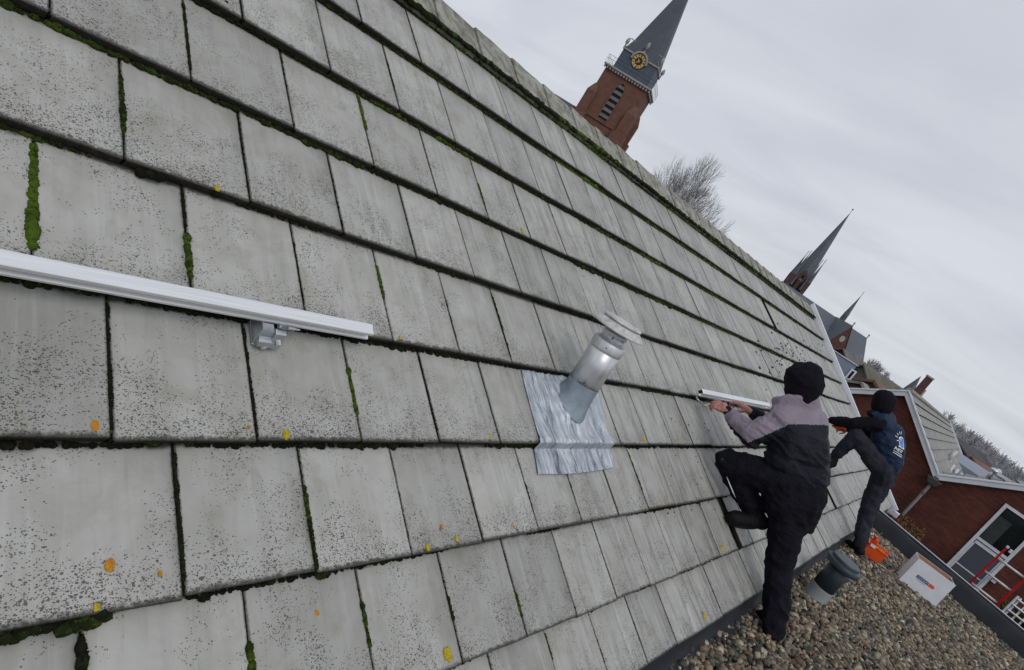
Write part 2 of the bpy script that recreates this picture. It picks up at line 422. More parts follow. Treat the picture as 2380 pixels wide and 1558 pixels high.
M['gravel_base']=simple('gravel_base',(.018,.016,.013),.95,0,.5,40,.8,90)
def mat_ground():
    t=NT('ground'); o=t.coord()
    t.col(t.ramp(t.noise(o,.02,6,.7),[(.35,(.045,.055,.03)),(.5,(.08,.075,.065)),(.65,(.06,.07,.035))])); t.set(.95,0,.1); return t.m
M['ground']=mat_ground()
def mat_leaf(name,cs):
    t=NT(name); at=t.n('Attribute',attribute_name='mr',attribute_type='GEOMETRY')
    t.col(t.ramp(at.outputs['Fac'],[(i/(len(cs)-1),c) for i,c in enumerate(cs)])); t.set(.85,0,.2); return t.m
M['beech']=mat_leaf('dry_beech_leaves',[(.05,.022,.012),(.12,.055,.026),(.20,.105,.05)])
M['shrub']=mat_leaf('green_yellow_leaves',[(.02,.035,.012),(.06,.08,.02),(.22,.19,.04)])
def mat_roofcourse():
    t=NT('grey_tile_roof'); o=t.coord()
    c=t.ramp(t.noise(t.mapping(o,(3,3,3)),1,6,.7),[(.3,srgb(118,117,112)),(.7,srgb(166,165,160))])
    s=t.ramp(t.noise(t.mapping(o,(9,1.2,1.2)),1.2,4,.6),[(.5,0.),(.7,.5)])
    c=t.mix(s,c,srgb(92,90,80))
    b=t.n('TexBrick'); b.inputs['Scale'].default_value=1; b.inputs['Brick Width'].default_value=.4; b.inputs['Row Height'].default_value=50
    b.inputs['Mortar Size'].default_value=.02; t.l(uvm(t,'UVMap'),b.inputs['Vector'])
    c=t.mix(t.math('MULTIPLY',b.outputs['Fac'],.6),c,(.05,.05,.045)); t.col(c); t.set(.8,0,.3); return t.m
M['roofcourse']=mat_roofcourse()
M['old_roof']=simple('old_brown_roof',(.13,.125,.12),.9,0,.35,.8)
M['old_roof2']=simple('mossy_brown_roof',(.12,.115,.085),.9,0,.45,.35)
M['cladding']=simple('blue_grey_cladding',(.21,.245,.315),.6,0,.06,.5)
M['blue_roof']=simple('blue_grey_membrane',(.19,.225,.29),.5,0,.12,.3)
M['dark_roof']=simple('dark_tile_roof',(.055,.050,.052),.85,0,.4,.6)
M['red_roof']=simple('red_tile_roof',(.16,.075,.055),.85,0,.35,.6)
M['navy_wall']=simple('navy_wall',(.018,.022,.04),.6,0,.2,1)

#PART2
# ================================================================== ground
g=MB(); g.quad((-3000,-3000,GROUND),(3000,-3000,GROUND),(3000,3000,GROUND),(-3000,3000,GROUND))
tag(g.build('ground',M['ground']),kind='structure')

# ================================================================== the tiled house
house=empty('tiled_house',(6,3.7,GROUND),'brick house whose pitched roof of pale concrete tiles with mossy joints fills the view','house')
COURSE=[-.63,-.305,.08,.475,.885,1.33,1.755,2.2,2.68,3.13]
PIT=[.37,.38,.385,.39,.395,.40,.41,.42,.425]
PH=[2.27,1.73,1.57,1.416,1.64,1.467,1.697,1.94,2.205]
X0,X1=-3.0,13.52
TH=.030; DROP=.038
def tileoff(b):
    for k in range(9):
        if b<COURSE[k+1] or k==8:
            return -DROP*(b-COURSE[k])/(COURSE[k+1]-COURSE[k])
gaps=[]                                   # tiles that were taken out: (course, x)
for (px,py,k) in ((1812,760,7),(1931,1150,1),(1720,1200,1)):
    gaps.append((k,roofhit(px,py)[0]))
VT=[];FT=[];MT=[];UT=[];RT=[];TR=[];NB=0
joints=[]; taken=[]
N=5
for k in range(9):
    b0,b1=COURSE[k],COURSE[k+1]; p=PIT[k]; i0=int(math.floor((X0-PH[k])/p)); i=i0
    ln=(b1-b0)+.07
    while PH[k]+i*p < X1:
        xa=PH[k]+i*p; xb=xa+p; i+=1
        joints.append((k,xa))
        xb=min(xb,X1)
        if xb-xa<.05: continue
        hole=False; sh=0
        for (gk,gx) in gaps:
            if gk==k and xa<=gx<xb: hole=True
        if hole:
            taken.append((k,xa,xb)); 
            xb2=xb; xa=xa+ (.30 if k!=7 else .45)*p              # the neighbour slid aside leaves a narrow slot
            if k==1 and gx is not None and xa<6: pass
        rnd=random.random(); dz=random.uniform(-.0022,.0022); tl=random.uniform(-.002,.002); db=random.uniform(-.004,.004)
        if xa<9: gap=.0042+random.random()*.002
        else: gap=.006
        x_a=xa+gap; x_b=xb-gap; rot=random.uniform(-.004,.004)
        base=len(VT)
        for a in range(N):
            for c in range(N):
                u=a/(N-1); v=c/(N-1)
                x=x_a+(x_b-x_a)*u; b=b0+db+ln*v
                off=-DROP*(v*ln)/(b1-b0)+dz+tl*(u-.5)*2
                ed=(a in(0,N-1)) or c==0
                if ed: x+=random.uniform(-.0011,.0011); b+=random.uniform(-.0014,.0014)
                b+=rot*(u-.5)*p*2
                VT.append(RP(x,b,off)); UT.append((u,v)); RT.append((x,b))
        for a in range(N-1):
            for c in range(N-1):
                FT.append((base+a*N+c,base+(a+1)*N+c,base+(a+1)*N+c+1,base+a*N+c+1)); MT.append(0); TR.append(rnd)
        # rounded lip then the front and side faces
        rim=[base+a*N for a in range(N)]; right=[base+(N-1)*N+c for c in range(N)]; left=[base+c for c in range(N)]
        def strip(ids,outv,th1=.004,th2=TH):
            pr=ids
            for stp,(ov,dn) in enumerate(((.0025,.003),(.0035,.008),(.0015,th2))):
                nb=len(VT)
                for q in ids:
                    VT.append(VT[q]+outv*ov-NV*dn); UT.append((UT[q][0],UT[q][1]-.004*(stp+1) if outv is DN else UT[q][1])); RT.append(RT[q])
                cur=list(range(nb,nb+len(ids)))
                for q in range(len(ids)-1):
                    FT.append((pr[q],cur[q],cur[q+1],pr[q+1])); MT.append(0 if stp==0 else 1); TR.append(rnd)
                pr=cur
        DN=-SV
        strip(rim,DN); strip(right,XV); strip(left[::-1],-XV)
me=bpy.data.meshes.new('roof_tiles'); me.from_pydata([tuple(v) for v in VT],[],FT); me.update()
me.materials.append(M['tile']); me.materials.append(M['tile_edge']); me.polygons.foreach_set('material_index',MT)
for nm,src in (('tileuv',UT),('roofuv',RT)):
    ul=me.uv_layers.new(name=nm); arr=np.array(src,dtype=np.float32)
    li=np.empty(len(me.loops),dtype=np.int32); me.loops.foreach_get('vertex_index',li)
    ul.data.foreach_set('uv',arr[li].ravel())
at=me.attributes.new('trand','FLOAT','FACE'); at.data.foreach_set('value',np.array(TR,dtype=np.float32))
roof_o=link('roof_tiles',me,house,smooth=True)
try:
    me.set_sharp_from_angle(angle=radians(50))
except Exception: pass

# deck under the tiles, battens, back slope, walls, gable
mb=MB()
mb.hexa([RP(X0,-.60,-.05),RP(13.5,-.60,-.05),RP(13.5,3.35,-.075),RP(X0,3.35,-.075)],[RP(X0,-.60,-.11),RP(13.5,-.60,-.11),RP(13.5,3.35,-.14),RP(X0,3.35,-.14)])
mb.build('roof_deck',M['underlay'],house)
YR=3.76; ZR=.49
mb=MB(); mb.hexa([(X0,YR+.02,ZR-.10),(13.5,YR+.02,ZR-.10),(13.5,YR+4.3,ZR-.1-2.87),(X0,YR+4.3,ZR-.1-2.87)],[(X0,YR+.02,ZR-.2),(13.5,YR+.02,ZR-.2),(13.5,YR+4.3,ZR-.2-2.87),(X0,YR+4.3,ZR-.2-2.87)])
mb.build('back_roof_slope',M['roofcourse'],house)
mb=MB(); ew=RP(0,-.60,-.12)
mb.prism([(X0+.05,.46,GROUND),(X0+.05,7.6,GROUND),(X0+.05,7.6,-2.25),(X0+.05,YR,.25),(X0+.05,.46,-1.85)],(13.35-X0,0,0))
mb.build('wall',M['brick_dark'],house)
# flashing upstand between tiles and gravel
mb=MB(); pr=[]
prof=[(.43,-1.735),(.405,-1.745),(.395,-1.78),(.385,-1.83),(.355,-1.868),(.27,-1.886)]
xs=[X0+i*.11 for i in range(int((13.3-X0)/.11))]
vs=[];fs=[]
for x in xs:
    for (y,z) in prof:
        q=noise.noise(Vector((x*1.3,z*3,0)))*.008; vs.append((x,y+q,z+q*.3))
n=len(prof)
for i in range(len(xs)-1):
    for j in range(n-1): fs.append((i*n+j,i*n+j+1,(i+1)*n+j+1,(i+1)*n+j))
mb.add(vs,fs); mb.build('bitumen_upstand',M['bitumen'],house,smooth=True)
# verge board at the far gable
mb=MB()
xv0,xv1=13.535,13.60
def vb(x,b,o): return RP(x,b,o)
mb.hexa([vb(xv0,-.72,.055),vb(xv1,-.72,.055),vb(xv1,3.47,.075),vb(xv0,3.47,.075)],[vb(xv0,-.72,-.17),vb(xv1,-.72,-.17),vb(xv1,3.42,-.17),vb(xv0,3.42,-.17)])
mb.hexa([vb(xv1,-.70,.035),vb(xv1+.05,-.70,.035),vb(xv1+.05,3.45,.05),vb(xv1,3.45,.05)],[vb(xv1,-.70,-.1),vb(xv1+.05,-.70,-.1),vb(xv1+.05,3.42,-.1),vb(xv1,3.42,-.1)])
vbo=mb.build('verge_board',M['white'],house); bevel(vbo,.006)
mb=MB(); mb.box((13.62,.36,-1.83),(.14,.26,.10)); bevel(mb.build('gutter_end',M['white_dirty'],house),.01)

# ridge caps
mb=MB(); x=X0; i=0
while x<13.45:
    l=.42; xe=min(x+l,13.50)
    g=.004; lift=random.uniform(0,.008)
    sec=[]
    for t,xx in ((0,x+g),(1,xe-g)):
        zz=lift+(.012 if t==0 else 0)
        half=.262
        row=[]
        for (d,drop) in ((half,0),(half-.02,-.0),(.05,0),(0,.0),(-.05,0),(-half,0)):
            if d>=.04:   row.append(Vector((xx,YR-abs(d)*cos(PITCH),ZR+zz+.035-abs(d)*sin(PITCH)+(.0 if d>.06 else -.004))))
            elif d<=-.04: row.append(Vector((xx,YR+abs(d)*cos(PITCH),ZR+zz+.035-abs(d)*sin(PITCH))))
            else: row.append(Vector((xx,YR,ZR+zz+.030)))
        low=[p-Vector((0,0,.055)) for p in row]
        sec.append(row+low[::-1])
    n=len(sec[0]); 
    # split along the length for uneven edges
    vs=[];fs=[]
    for q in range(6):
        t=q/5
        for a,b in zip(sec[0],sec[1]):
            p=a.lerp(b,t); jn=noise.noise(p*9)*.006; vs.append(p+Vector((0,jn,jn)))
    for q in range(5):
        for j in range(n): fs.append((q*n+j,(q+1)*n+j,(q+1)*n+(j+1)%n,q*n+(j+1)%n))
    fs.append(tuple(range(n))); fs.append(tuple(range(5*n,6*n))[::-1])
    mb.add(vs,fs); x+=l; i+=1
rc=mb.build('ridge_cap',M['ridge'],house); bevel(rc,.006)

# moss along the course edges and in the joints, as one part
def fast_blobs(name, items, mat, parent, sub_near=2):
    """items: (centre, radii vector along x, s, n, value, near)"""
    Vs=[];Fs=[];A=[];base=0
    bas=np.array([tuple(XV),tuple(SV),tuple(NV)])
    rng=np.random.default_rng(3)
    for sub in (1,2):
        it=[q for q in items if (2 if q[3] else 1)==sub]
        if not it: continue
        V0=np.array([tuple(v) for v in ICO[sub][0]]); F0=np.array(ICO[sub][1])
        for (c,r,val,near) in it:
            d=1+(rng.normal(0,.045,len(V0))+.10*np.sin(V0@rng.normal(0,3,3)+rng.uniform(0,6)) if sub==2 else rng.normal(0,.10,len(V0)))
            loc=(V0*np.array(r))*d[:,None]
            Vs.append(loc@bas+np.array(tuple(c))); Fs.append(F0+base); base+=len(V0)
            A.append(np.full(len(V0),val,dtype=np.float32)+rng.normal(0,.08,len(V0)).astype(np.float32))
    V=np.concatenate(Vs); Fc=np.concatenate(Fs); A=np.concatenate(A)
    me=bpy.data.meshes.new(name); me.vertices.add(len(V)); me.vertices.foreach_set('co',V.ravel())
    me.loops.add(Fc.size); me.loops.foreach_set('vertex_index',Fc.ravel().astype(np.int32))
    me.polygons.add(len(Fc)); me.polygons.foreach_set('loop_start',np.arange(0,Fc.size,3,dtype=np.int32))
    me.update(calc_edges=True); me.materials.append(mat)
    a=me.attributes.new('mr','FLOAT','POINT'); a.data.foreach_set('value',A)
    return link(name,me,parent,smooth=True)
items=[]
for k in range(1,10):
    b=COURSE[k]; x=.1 if k<7 else .8
    while x<13.45:
        up=k/9.0
        green=.10+.72*max(0,noise.noise(Vector((x*.9,k*3.1,0)))*.6+.25+ (.42 if k>=6 else -.10 if k<4 else .10)+min(x,6)*.02)
        size=(.0085+.010*random.random()**2)*(1.15 if k>=6 else .85 if k>2 else .6)
        clump=noise.noise(Vector((x*2.3,k*5.7,2)))
        if clump>.22: size*=1.35; green+=.12
        if (clump<-.1 and k<6 and x<4) or (clump<-.28 and k<6): x+=.03; continue
        near=x<3.0
        if x<3.5: size*=.72
        items.append((RP(x+random.uniform(-.01,.01),b-.004-size*.35*random.random(),-DROP*1.0+ .004-random.random()*.006+size*.2),
                      (size*random.uniform(.8,1.5),size*random.uniform(.7,1.15),size*random.uniform(.55,.9)),min(1,max(0,green+random.uniform(-.12,.12))),near))
        x+=size*random.uniform(.9,1.9) if x<7 else size*random.uniform(1.4,2.6)
# bigger cushions seen in the photograph
for (px,py,L_,W_,gv) in ((350,405,.036,.022,.25),(505,452,.016,.014,.15),(352,1030,.024,.016,.35),(440,1030,.022,.014,.45),(60,1470,.040,.022,.35),(190,1445,.050,.022,.5),(752,1332,.036,.018,.45),(476,1388,.014,.012,.2),(675,297,.016,.014,.3),
      (305,1018,.014,.012,.2),(515,8,.03,.02,.3),(190,676,.05,.013,.5),(850,925-10,.0,.0,0),(1160,1030-2,.0,.0,0),(920,585,.018,.012,.3),(1058,1270,.012,.010,.2),(1100,1255,.012,.010,.2),(40,1035,.022,.014,.3)):
    if L_==0: continue
    x,b=roofhit(px,py,-.02)
    for j in range(max(4,int(L_*260))):
        s_=random.uniform(.45,.75)*W_
        items.append((RP(x+random.uniform(-L_,L_),b+random.uniform(-.4,.4)*W_,-.024+random.random()*.012),(s_*1.2,s_,s_*.8),gv+random.uniform(-.15,.2),True))
# joints: (px,py)-(px,py) runs of green moss
runs=[((72,330),(65,420),.010,.95),((66,400),(52,575),.0128,1.0),((431,545),(434,640),.009,.8),((284,170),(281,300),.007,.6),((433,0),(436,160),.006,.4),((848,225),(860,300),.008,.9),((888,620),(893,690),.0085,.9),((820,860),(830,960),.0075,.85),
      ((717,1130),(722,1210),.006,.75),((722,1210),(735,1320),.005,.5),((590,1500),(594,1558),.010,.75),((854,1400),(868,1500),.008,.7),((1048,1390),(1060,1440),.005,.5),((1205,1380),(1216,1430),.005,.8),
      ((433,440),(433,520),.004,.3),((1120,430),(1130,490),.0045,.8),((1230,1180-60),(1240,1190),.004,.5),((1475,1050),(1495,1140),.004,.75),((418,1050),(420,1350),.0045,.4),((207,1480),(206,1558),.010,.35),((693,560),(702,700),.003,.3),
      ((1052,690),(1060,800),.004,.5),((1165,690),(1185,830),.004,.5),((910,140),(918,210),.0045,.6),((1285,1470),(1292,1530),.005,.7),((1000,830),(1015,1000),.0035,.3),((1390,790),(1400,830),.003,.3),((256,700),(254,1000),.004,.25),((584,760),(594,1000),.004,.25)]
for (a,c,r0,gv) in runs:
    xa,ba=roofhit(*a,-.012); xb,bb=roofhit(*c,-.012)
    # snap to the nearest joint
    kk=max([q for q in range(9) if COURSE[q]<=max(ba,bb)-.02] or [0])
    cand=[jx for (jk,jx) in joints if jk==kk]; jx=min(cand,key=lambda q:abs(q-(xa+xb)/2))
    nn=max(6,int(abs(ba-bb)/(r0*.55)))
    for j in range(nn):
        t=j/(nn-1); b=ba+(bb-ba)*t; s_=r0*random.uniform(.7,1.25)*(0.75+.5*noise.noise(Vector((t*9,xa,0)))+.25)
        items.append((RP(jx+random.uniform(-.2,.2)*r0,b,tileoff(b)-.001+s_*.15),(s_,s_*1.2,s_*.9),gv+random.uniform(-.2,.15),True))
for (k,jx) in joints:                      # thin dirt and crumbs in every joint
    if jx<0.2: continue
    b=COURSE[k]+.02; far=jx>5
    grn=random.random()
    while b<COURSE[k+1]:
        if random.random()<(.35 if grn<.4 else .75):
            s_=random.uniform(.0028,.0052)*(1.15 if not far else 1.3)
            items.append((RP(jx+random.uniform(-.0015,.0015),b,tileoff(b)-.006+random.random()*.003),(s_,s_*1.6,s_),(.15+.75*grn*random.random()),False))
        b+=random.uniform(.008,.02)*(1 if jx<3 else 1.6 if jx<7 else 3)
# under the ridge caps
x=1.2
while x<13.4:
    s_=random.uniform(.014,.028); items.append((RP(x,3.150-random.random()*.02,.008),(s_*1.3,s_*.9,s_*.8),min(1,random.uniform(.3,1.0)*(.75+.8*noise.noise(Vector((x*.8,0,0))))),x<2.5)); x+=s_*.9
# crumbs of moss lying on the tiles, upper right
for i in range(120):
    px=random.gauss(1835,38); py=random.gauss(835,32); x,b=roofhit(px,py)
    if x>13.4 or b>3.1: continue
    s_=random.uniform(.006,.018); items.append((RP(x,b,tileoff(b)+s_*.3),(s_,s_,s_*.6),random.uniform(0,.3),False))
for i in range(60):
    px=random.uniform(1560,1720); py=random.uniform(960,1200); x,b=roofhit(px,py)
    s_=random.uniform(.003,.007); items.append((RP(x,b,tileoff(b)+s_*.3),(s_,s_,s_*.6),random.uniform(0,.3),False))
fz=[]
for (c,r,val,near) in items:
    if near and max(r)>.0055:
        for j in range(int(5+max(r)*700)):
            d=Vector((random.gauss(0,1),random.gauss(0,1),abs(random.gauss(0,1)))).normalized(); q=c+XV*(d.x*r[0])+SV*(d.y*r[1])+NV*(d.z*r[2]); t_=random.uniform(.0011,.0024)
            fz.append((q,(t_,t_,t_*1.3),min(1,max(0,val+random.uniform(-.25,.35))),False))
items+=fz
tag(fast_blobs('moss',items,M['moss'],house),kind='stuff')
# dark dirt filling joints
mb=MB()
for (k,jx) in joints:
    b0=COURSE[k]+.004; b1=COURSE[k+1]+.02
    mb.hexa([RP(jx-.007,b0,-.011),RP(jx+.007,b0,-.011),RP(jx+.007,b1,-.011-DROP),RP(jx-.007,b1,-.011-DROP)],[RP(jx-.007,b0,-.04),RP(jx+.007,b0,-.04),RP(jx+.007,b1,-.05-DROP),RP(jx-.007,b1,-.05-DROP)])
tag(mb.build('joint_dirt',M['joint'],house),kind='stuff')
# lichen discs
mb=MB()
def disc(x,b,rx,rb_,h=.0018,n=30,seed=0,flat=False):
    c=RP(x,b,tileoff(b)+h*1.5); ring=[]; ring2=[]
    for i in range(n):
        a=2*pi*i/n; q=1+.10*noise.noise(Vector((cos(a)*1.5,sin(a)*1.5,seed)))*2+.07*noise.noise(Vector((cos(a)*6,sin(a)*6,seed)))*2
        xx=x+rx*q*cos(a); bb=b+rb_*q*sin(a)
        ring.append(RP(xx,bb,tileoff(b)+.0002)); ring2.append(RP(x+(xx-x)*.86,b+(bb-b)*.86,tileoff(b)+h*1.6))
    vs=ring+ring2+[c]; fs=[(i,(i+1)%n,n+(i+1)%n,n+i) for i in range(n)]+[(n+i,n+(i+1)%n,2*n) for i in range(n)]
    mb.add(vs,fs)
LI=[(222,990,10,1),(259,1312,11,1),(375,1332,5,1),(666,1010,10,0),(580,992,4,1),(1043,1521,14,0),(749,1422,6,1),(1062,1252,6,0),(995,1273,7,0),(1030,1224,5,1),(1195,1225,4,1),(1140,1015,6,0),(1498,1024,6,0),(1537,1170,4,0),(1640,1432,7,0),(1683,1277,8,0),(1215,535,6,0),(225,1412,7,0),(1578,1023,4,0),(1555,1168,4,0),(1697,1268,4,0),(844,1385,3,1),(505,438,7,0),(930,785,5,0),(960,1262+30,3,0),(1330,480-7,3,0)]
for i,(px,py,r,o_) in enumerate(LI):
    x,b=roofhit(px,py); d=RP(x,b,0).length; rr=r*d/F
    mb.mi=o_; k_=1.35 if r<12 else 1.3
    mb=MB(); disc(x,b,rr*.85,rr*k_*.85,seed=i*3.3,h=.0022)
    mb.build('lichen',M['lichen_o'] if o_ else M['lichen_y'],house)

# ================================================================== flat roof: gravel, parapet
fr=empty('flat_roof_parapet',(10.9,-2,GROUND),'black bitumen parapet with thin white metal edge round the gravel flat roof','parapet')
def parx(y): return 11.07+.33*min(y,.6)
prof=[(-.02,-1.90),(.0,-1.86),(.045,-1.785),(.10,-1.715),(.15,-1.672),(.21,-1.655),(.335,-1.650),(.345,-1.66),(.345,-1.95)]
mb=MB(); vs=[];fs=[]; ys=[.75-i*.12 for i in range(62)]
for y in ys:
    for j,(dx_,z) in enumerate(prof):
        q=noise.noise(Vector((y*1.7,dx_*6,3)))*.010*(1 if 0<j<6 else .2); vs.append((parx(y)+dx_+q,y,z+q))
n=len(prof)
for i in range(len(ys)-1):
    for j in range(n-1): fs.append((i*n+j,(i+1)*n+j,(i+1)*n+j+1,i*n+j+1))
mb.add(vs,fs); mb.build('bitumen_cover',M['bitumen'],fr,smooth=True)
mb=MB()
for i in range(len(ys)-1):
    y0,y1=ys[i],ys[i+1]
    a=Vector((parx(y0)+.325,y0,-1.638)); b=Vector((parx(y1)+.325,y1,-1.638)); 
    mb.hexa([a,a+Vector((.038,0,0)),b+Vector((.038,0,0)),b],[a-Vector((0,0,.055)),a+Vector((.038,0,-.055)),b+Vector((.038,0,-.055)),b-Vector((0,0,.055))])
mb.build('metal_trim',M['white'],fr)
mb=MB()
for i in range(len(ys)-1):
    y0,y1=ys[i],ys[i+1]; q0=.235+.006*noise.noise(Vector((y0*3,0,0))); q1=.235+.006*noise.noise(Vector((y1*3,0,0)))
    mb.hexa([(parx(y0)+q0,y0,-1.6555),(parx(y0)+.323,y0,-1.651),(parx(y1)+.323,y1,-1.651),(parx(y1)+q1,y1,-1.6555)],[(parx(y0)+q0,y0,-1.642),(parx(y0)+.323,y0,-1.640),(parx(y1)+.323,y1,-1.640),(parx(y1)+q1,y1,-1.642)])
mb.build('top_strip',M['bitumen'],fr)
mb=MB(); mb.prism([(parx(.6)+.335,.6,-1.74),(parx(-6.5)+.335,-6.5,-1.74),(parx(-6.5)+.16,-6.5,-1.74),(parx(.6)+.16,.6,-1.74)],(0,0,GROUND+1.74))
mb.build('wall',M['brick_dark'],fr)
mb=MB(); mb.hexa([(X0,.44,-1.905),(X0,-6.4,-1.905),(9.2,-6.4,-1.905),(11.15,.44,-1.905)],[(X0,.44,-2.2),(X0,-6.4,-2.2),(9.2,-6.4,-2.2),(11.15,.44,-2.2)])
tag(mb.build('gravel_bed',M['gravel_base']),kind='structure')

# pebbles
rng=np.random.default_rng(11)
def pebbles():
    V1=np.array([tuple(v) for v in ICO[1][0]]); F1=np.array(ICO[1][1])
    pts=[]
    def region(x0,x1,sp,lay):
        xs=np.arange(x0,x1,sp); ysr=np.arange(-4.2,.40,sp)
        X_,Y_=np.meshgrid(xs,ysr); X_=X_.ravel()+rng.uniform(-.5,.5,X_.size)*sp; Y_=Y_.ravel()+rng.uniform(-.5,.5,Y_.size)*sp
        keep=(X_<11.02+.33*Y_)&(Y_<.375+.02*np.sin(X_*9))
        # visible wedge with a margin
        keep&=(Y_>-.9-.34*np.maximum(X_-3.2,0)*1.1)&(X_>2.4)
        return np.stack([X_[keep],Y_[keep]],1)
    P=[(region(2.2,5.4,.030,0),.0188),(region(5.4,8,.032,0),.0198),(region(8,11.5,.037,0),.0225)]
    def outer(x0,x1,sp):
        xs=np.arange(x0,x1,sp); ysr=np.arange(-6.2,.40,sp); X_,Y_=np.meshgrid(xs,ysr); X_=X_.ravel()+rng.uniform(-.5,.5,X_.size)*sp; Y_=Y_.ravel()+rng.uniform(-.5,.5,Y_.size)*sp
        keep=(X_<11.02+.33*Y_)&(Y_<.37)&~((Y_>-.9-.34*np.maximum(X_-3.2,0)*1.1)&(X_>2.4)&(Y_>-4.2)); return np.stack([X_[keep],Y_[keep]],1)
    for lay in (1,):
        P.append((region(2.2,11.5,.050,1),.0185)); P.append((outer(-2.8,11.2,.040),.024))
    allV=[];allF=[];allC=[];base=0
    pal=np.array([(.25,.215,.165),(.36,.31,.235),(.13,.12,.105),(.065,.063,.060),(.22,.145,.095),(.44,.40,.32),(.19,.175,.15),(.29,.215,.13),(.62,.60,.54),(.27,.25,.21)])*.86*np.array([1.04,1.0,.90])
    pw=np.array([.16,.13,.17,.13,.08,.07,.12,.07,.02,.05])
    for gi,(p,rad) in enumerate(P):
        n=len(p)
        r=rad*(.62+1.25*rng.random(n)**1.7)
        sc=np.stack([r*rng.uniform(.85,1.35,n),r*rng.uniform(.8,1.1,n),r*rng.uniform(.5,.8,n)],1)
        # random orientation
        q=rng.normal(size=(n,4)); q[:,1:3]*=.45; q/=np.linalg.norm(q,axis=1)[:,None]
        w_,x_,y_,z_=q.T
        Rm=np.stack([1-2*(y_*y_+z_*z_),2*(x_*y_-z_*w_),2*(x_*z_+y_*w_),2*(x_*y_+z_*w_),1-2*(x_*x_+z_*z_),2*(y_*z_-x_*w_),2*(x_*z_-y_*w_),2*(y_*z_+x_*w_),1-2*(x_*x_+y_*y_)],1).reshape(n,3,3)
        loc=V1[None]*sc[:,None,:]*(1+rng.normal(0,.09,(n,len(V1)))[:,:,None])
        loc=np.einsum('nij,nvj->nvi',Rm,loc)
        z=-1.895+rng.uniform(0,.016,n)+(.012 if gi==3 else 0)
        loc+=np.stack([p[:,0],p[:,1],z],1)[:,None,:]
        allV.append(loc.reshape(-1,3)); allF.append((F1[None]+(base+np.arange(n)*len(V1))[:,None,None]).reshape(-1,3)); base+=n*len(V1)
        c=pal[rng.choice(len(pal),n,p=pw)]*rng.uniform(.40,1.25,(n,1)); allC.append(np.repeat(c,len(V1),axis=0))
    V=np.concatenate(allV); Fc=np.concatenate(allF); C_=np.concatenate(allC); C_=np.concatenate([C_,np.ones((len(C_),1))],1)
    me=bpy.data.meshes.new('gravel'); me.vertices.add(len(V)); me.vertices.foreach_set('co',V.ravel())
    me.loops.add(Fc.size); me.loops.foreach_set('vertex_index',Fc.ravel().astype(np.int32))
    me.polygons.add(len(Fc)); me.polygons.foreach_set('loop_start',np.arange(0,Fc.size,3,dtype=np.int32))
    me.update(calc_edges=True); me.materials.append(M['pebble'])
    a=me.attributes.new('pc','FLOAT_COLOR','POINT'); a.data.foreach_set('color',C_.astype(np.float32).ravel())
    o=link('gravel',me,None,smooth=True); print('pebbles faces',len(Fc)); return o
tag(pebbles(),kind='stuff',label='rounded brown and grey pebbles covering the flat roof',cat='gravel')

# ================================================================== rails
def rail_profile(b,off):                   # closed outline in (b, off): a slotted aluminium mounting rail
    return [(b+.000,off),(b+.040,off),(b+.040,off-.016),(b+.036,off-.020),(b+.040,off-.024),(b+.040,off-.042),(b-.006,off-.042),
            (b-.006,off-.034),(b+.008,off-.031),(b+.008,off-.018),(b-.001,off-.014),(b-.003,off-.008)]
def rail(name,x0,x1,b,off,label,hollow=False):
    e=empty(name,RP((x0+x1)/2,b,0),label,'rail','aluminium rails on the tiled roof')
    mb=MB(); pf=rail_profile(b,off); mb.prism([RP(x0,q[0],q[1]) for q in pf],XV*(x1-x0))
    o=mb.build('rail_profile',M['alu'],e); bevel(o,.0012,1)
    if hollow:
        mb=MB(); mb.hexa([RP(x0-.0015,b+.005,off-.005),RP(x0-.0015,b+.035,off-.005),RP(x0-.0015,b+.035,off-.038),RP(x0-.0015,b+.012,off-.038)],
                         [RP(x0+.01,b+.005,off-.005),RP(x0+.01,b+.035,off-.005),RP(x0+.01,b+.035,off-.038),RP(x0+.01,b+.012,off-.038)])
        mb.build('hollow_end',M['black'],e)
    return e
RB,ROFF=.846,.098
r1=rail('mounting_rail',-.9,1.452,RB,ROFF,'long bare aluminium mounting rail at the left, over the nearest tiles')
# bracket under the near rail
xb_,bb_=roofhit(640,765,.05)
mb=MB()
x_=xb_-.0
mb.hexa([RP(x_-.045,RB-.055,-.02),RP(x_+.040,RB-.055,-.02),RP(x_+.040,RB+.03,-.02),RP(x_-.045,RB+.03,-.02)],[RP(x_-.045,RB-.055,-.014),RP(x_+.040,RB-.055,-.014),RP(x_+.040,RB+.03,-.014),RP(x_-.045,RB+.03,-.014)])
mb.hexa([RP(x_-.045,RB-.052,-.015),RP(x_-.041,RB-.052,-.015),RP(x_-.041,RB+.03,-.015),RP(x_-.045,RB+.03,-.015)],[RP(x_-.045,RB-.030,ROFF-.044),RP(x_-.041,RB-.030,ROFF-.044),RP(x_-.041,RB+.03,ROFF-.044),RP(x_-.045,RB+.03,ROFF-.044)])
mb.tube([RP(x_-.041,RB-.048,.004),RP(x_+.035,RB-.048,.004)],.019,16)
mb.hexa([RP(x_+.0,RB-.066,.0),RP(x_+.038,RB-.066,.0),RP(x_+.038,RB-.05,.0),RP(x_+.0,RB-.05,.0)],[RP(x_+.0,RB-.040,ROFF-.046),RP(x_+.038,RB-.040,ROFF-.046),RP(x_+.038,RB-.022,ROFF-.044),RP(x_+.0,RB-.022,ROFF-.044)])
br=mb.build('roof_bracket',M['steel'],r1); bevel(br,.004,3)
mb=MB(); mb.tube([RP(x_+.02,RB-.068,.030),RP(x_+.02,RB-.050,.030)],.008,6); mb.tube([RP(x_-.012,RB-.070,-.004),RP(x_-.012,RB-.055,-.004)],.009,6)
mb.build('bolt',M['flue'],br)
mb=MB()
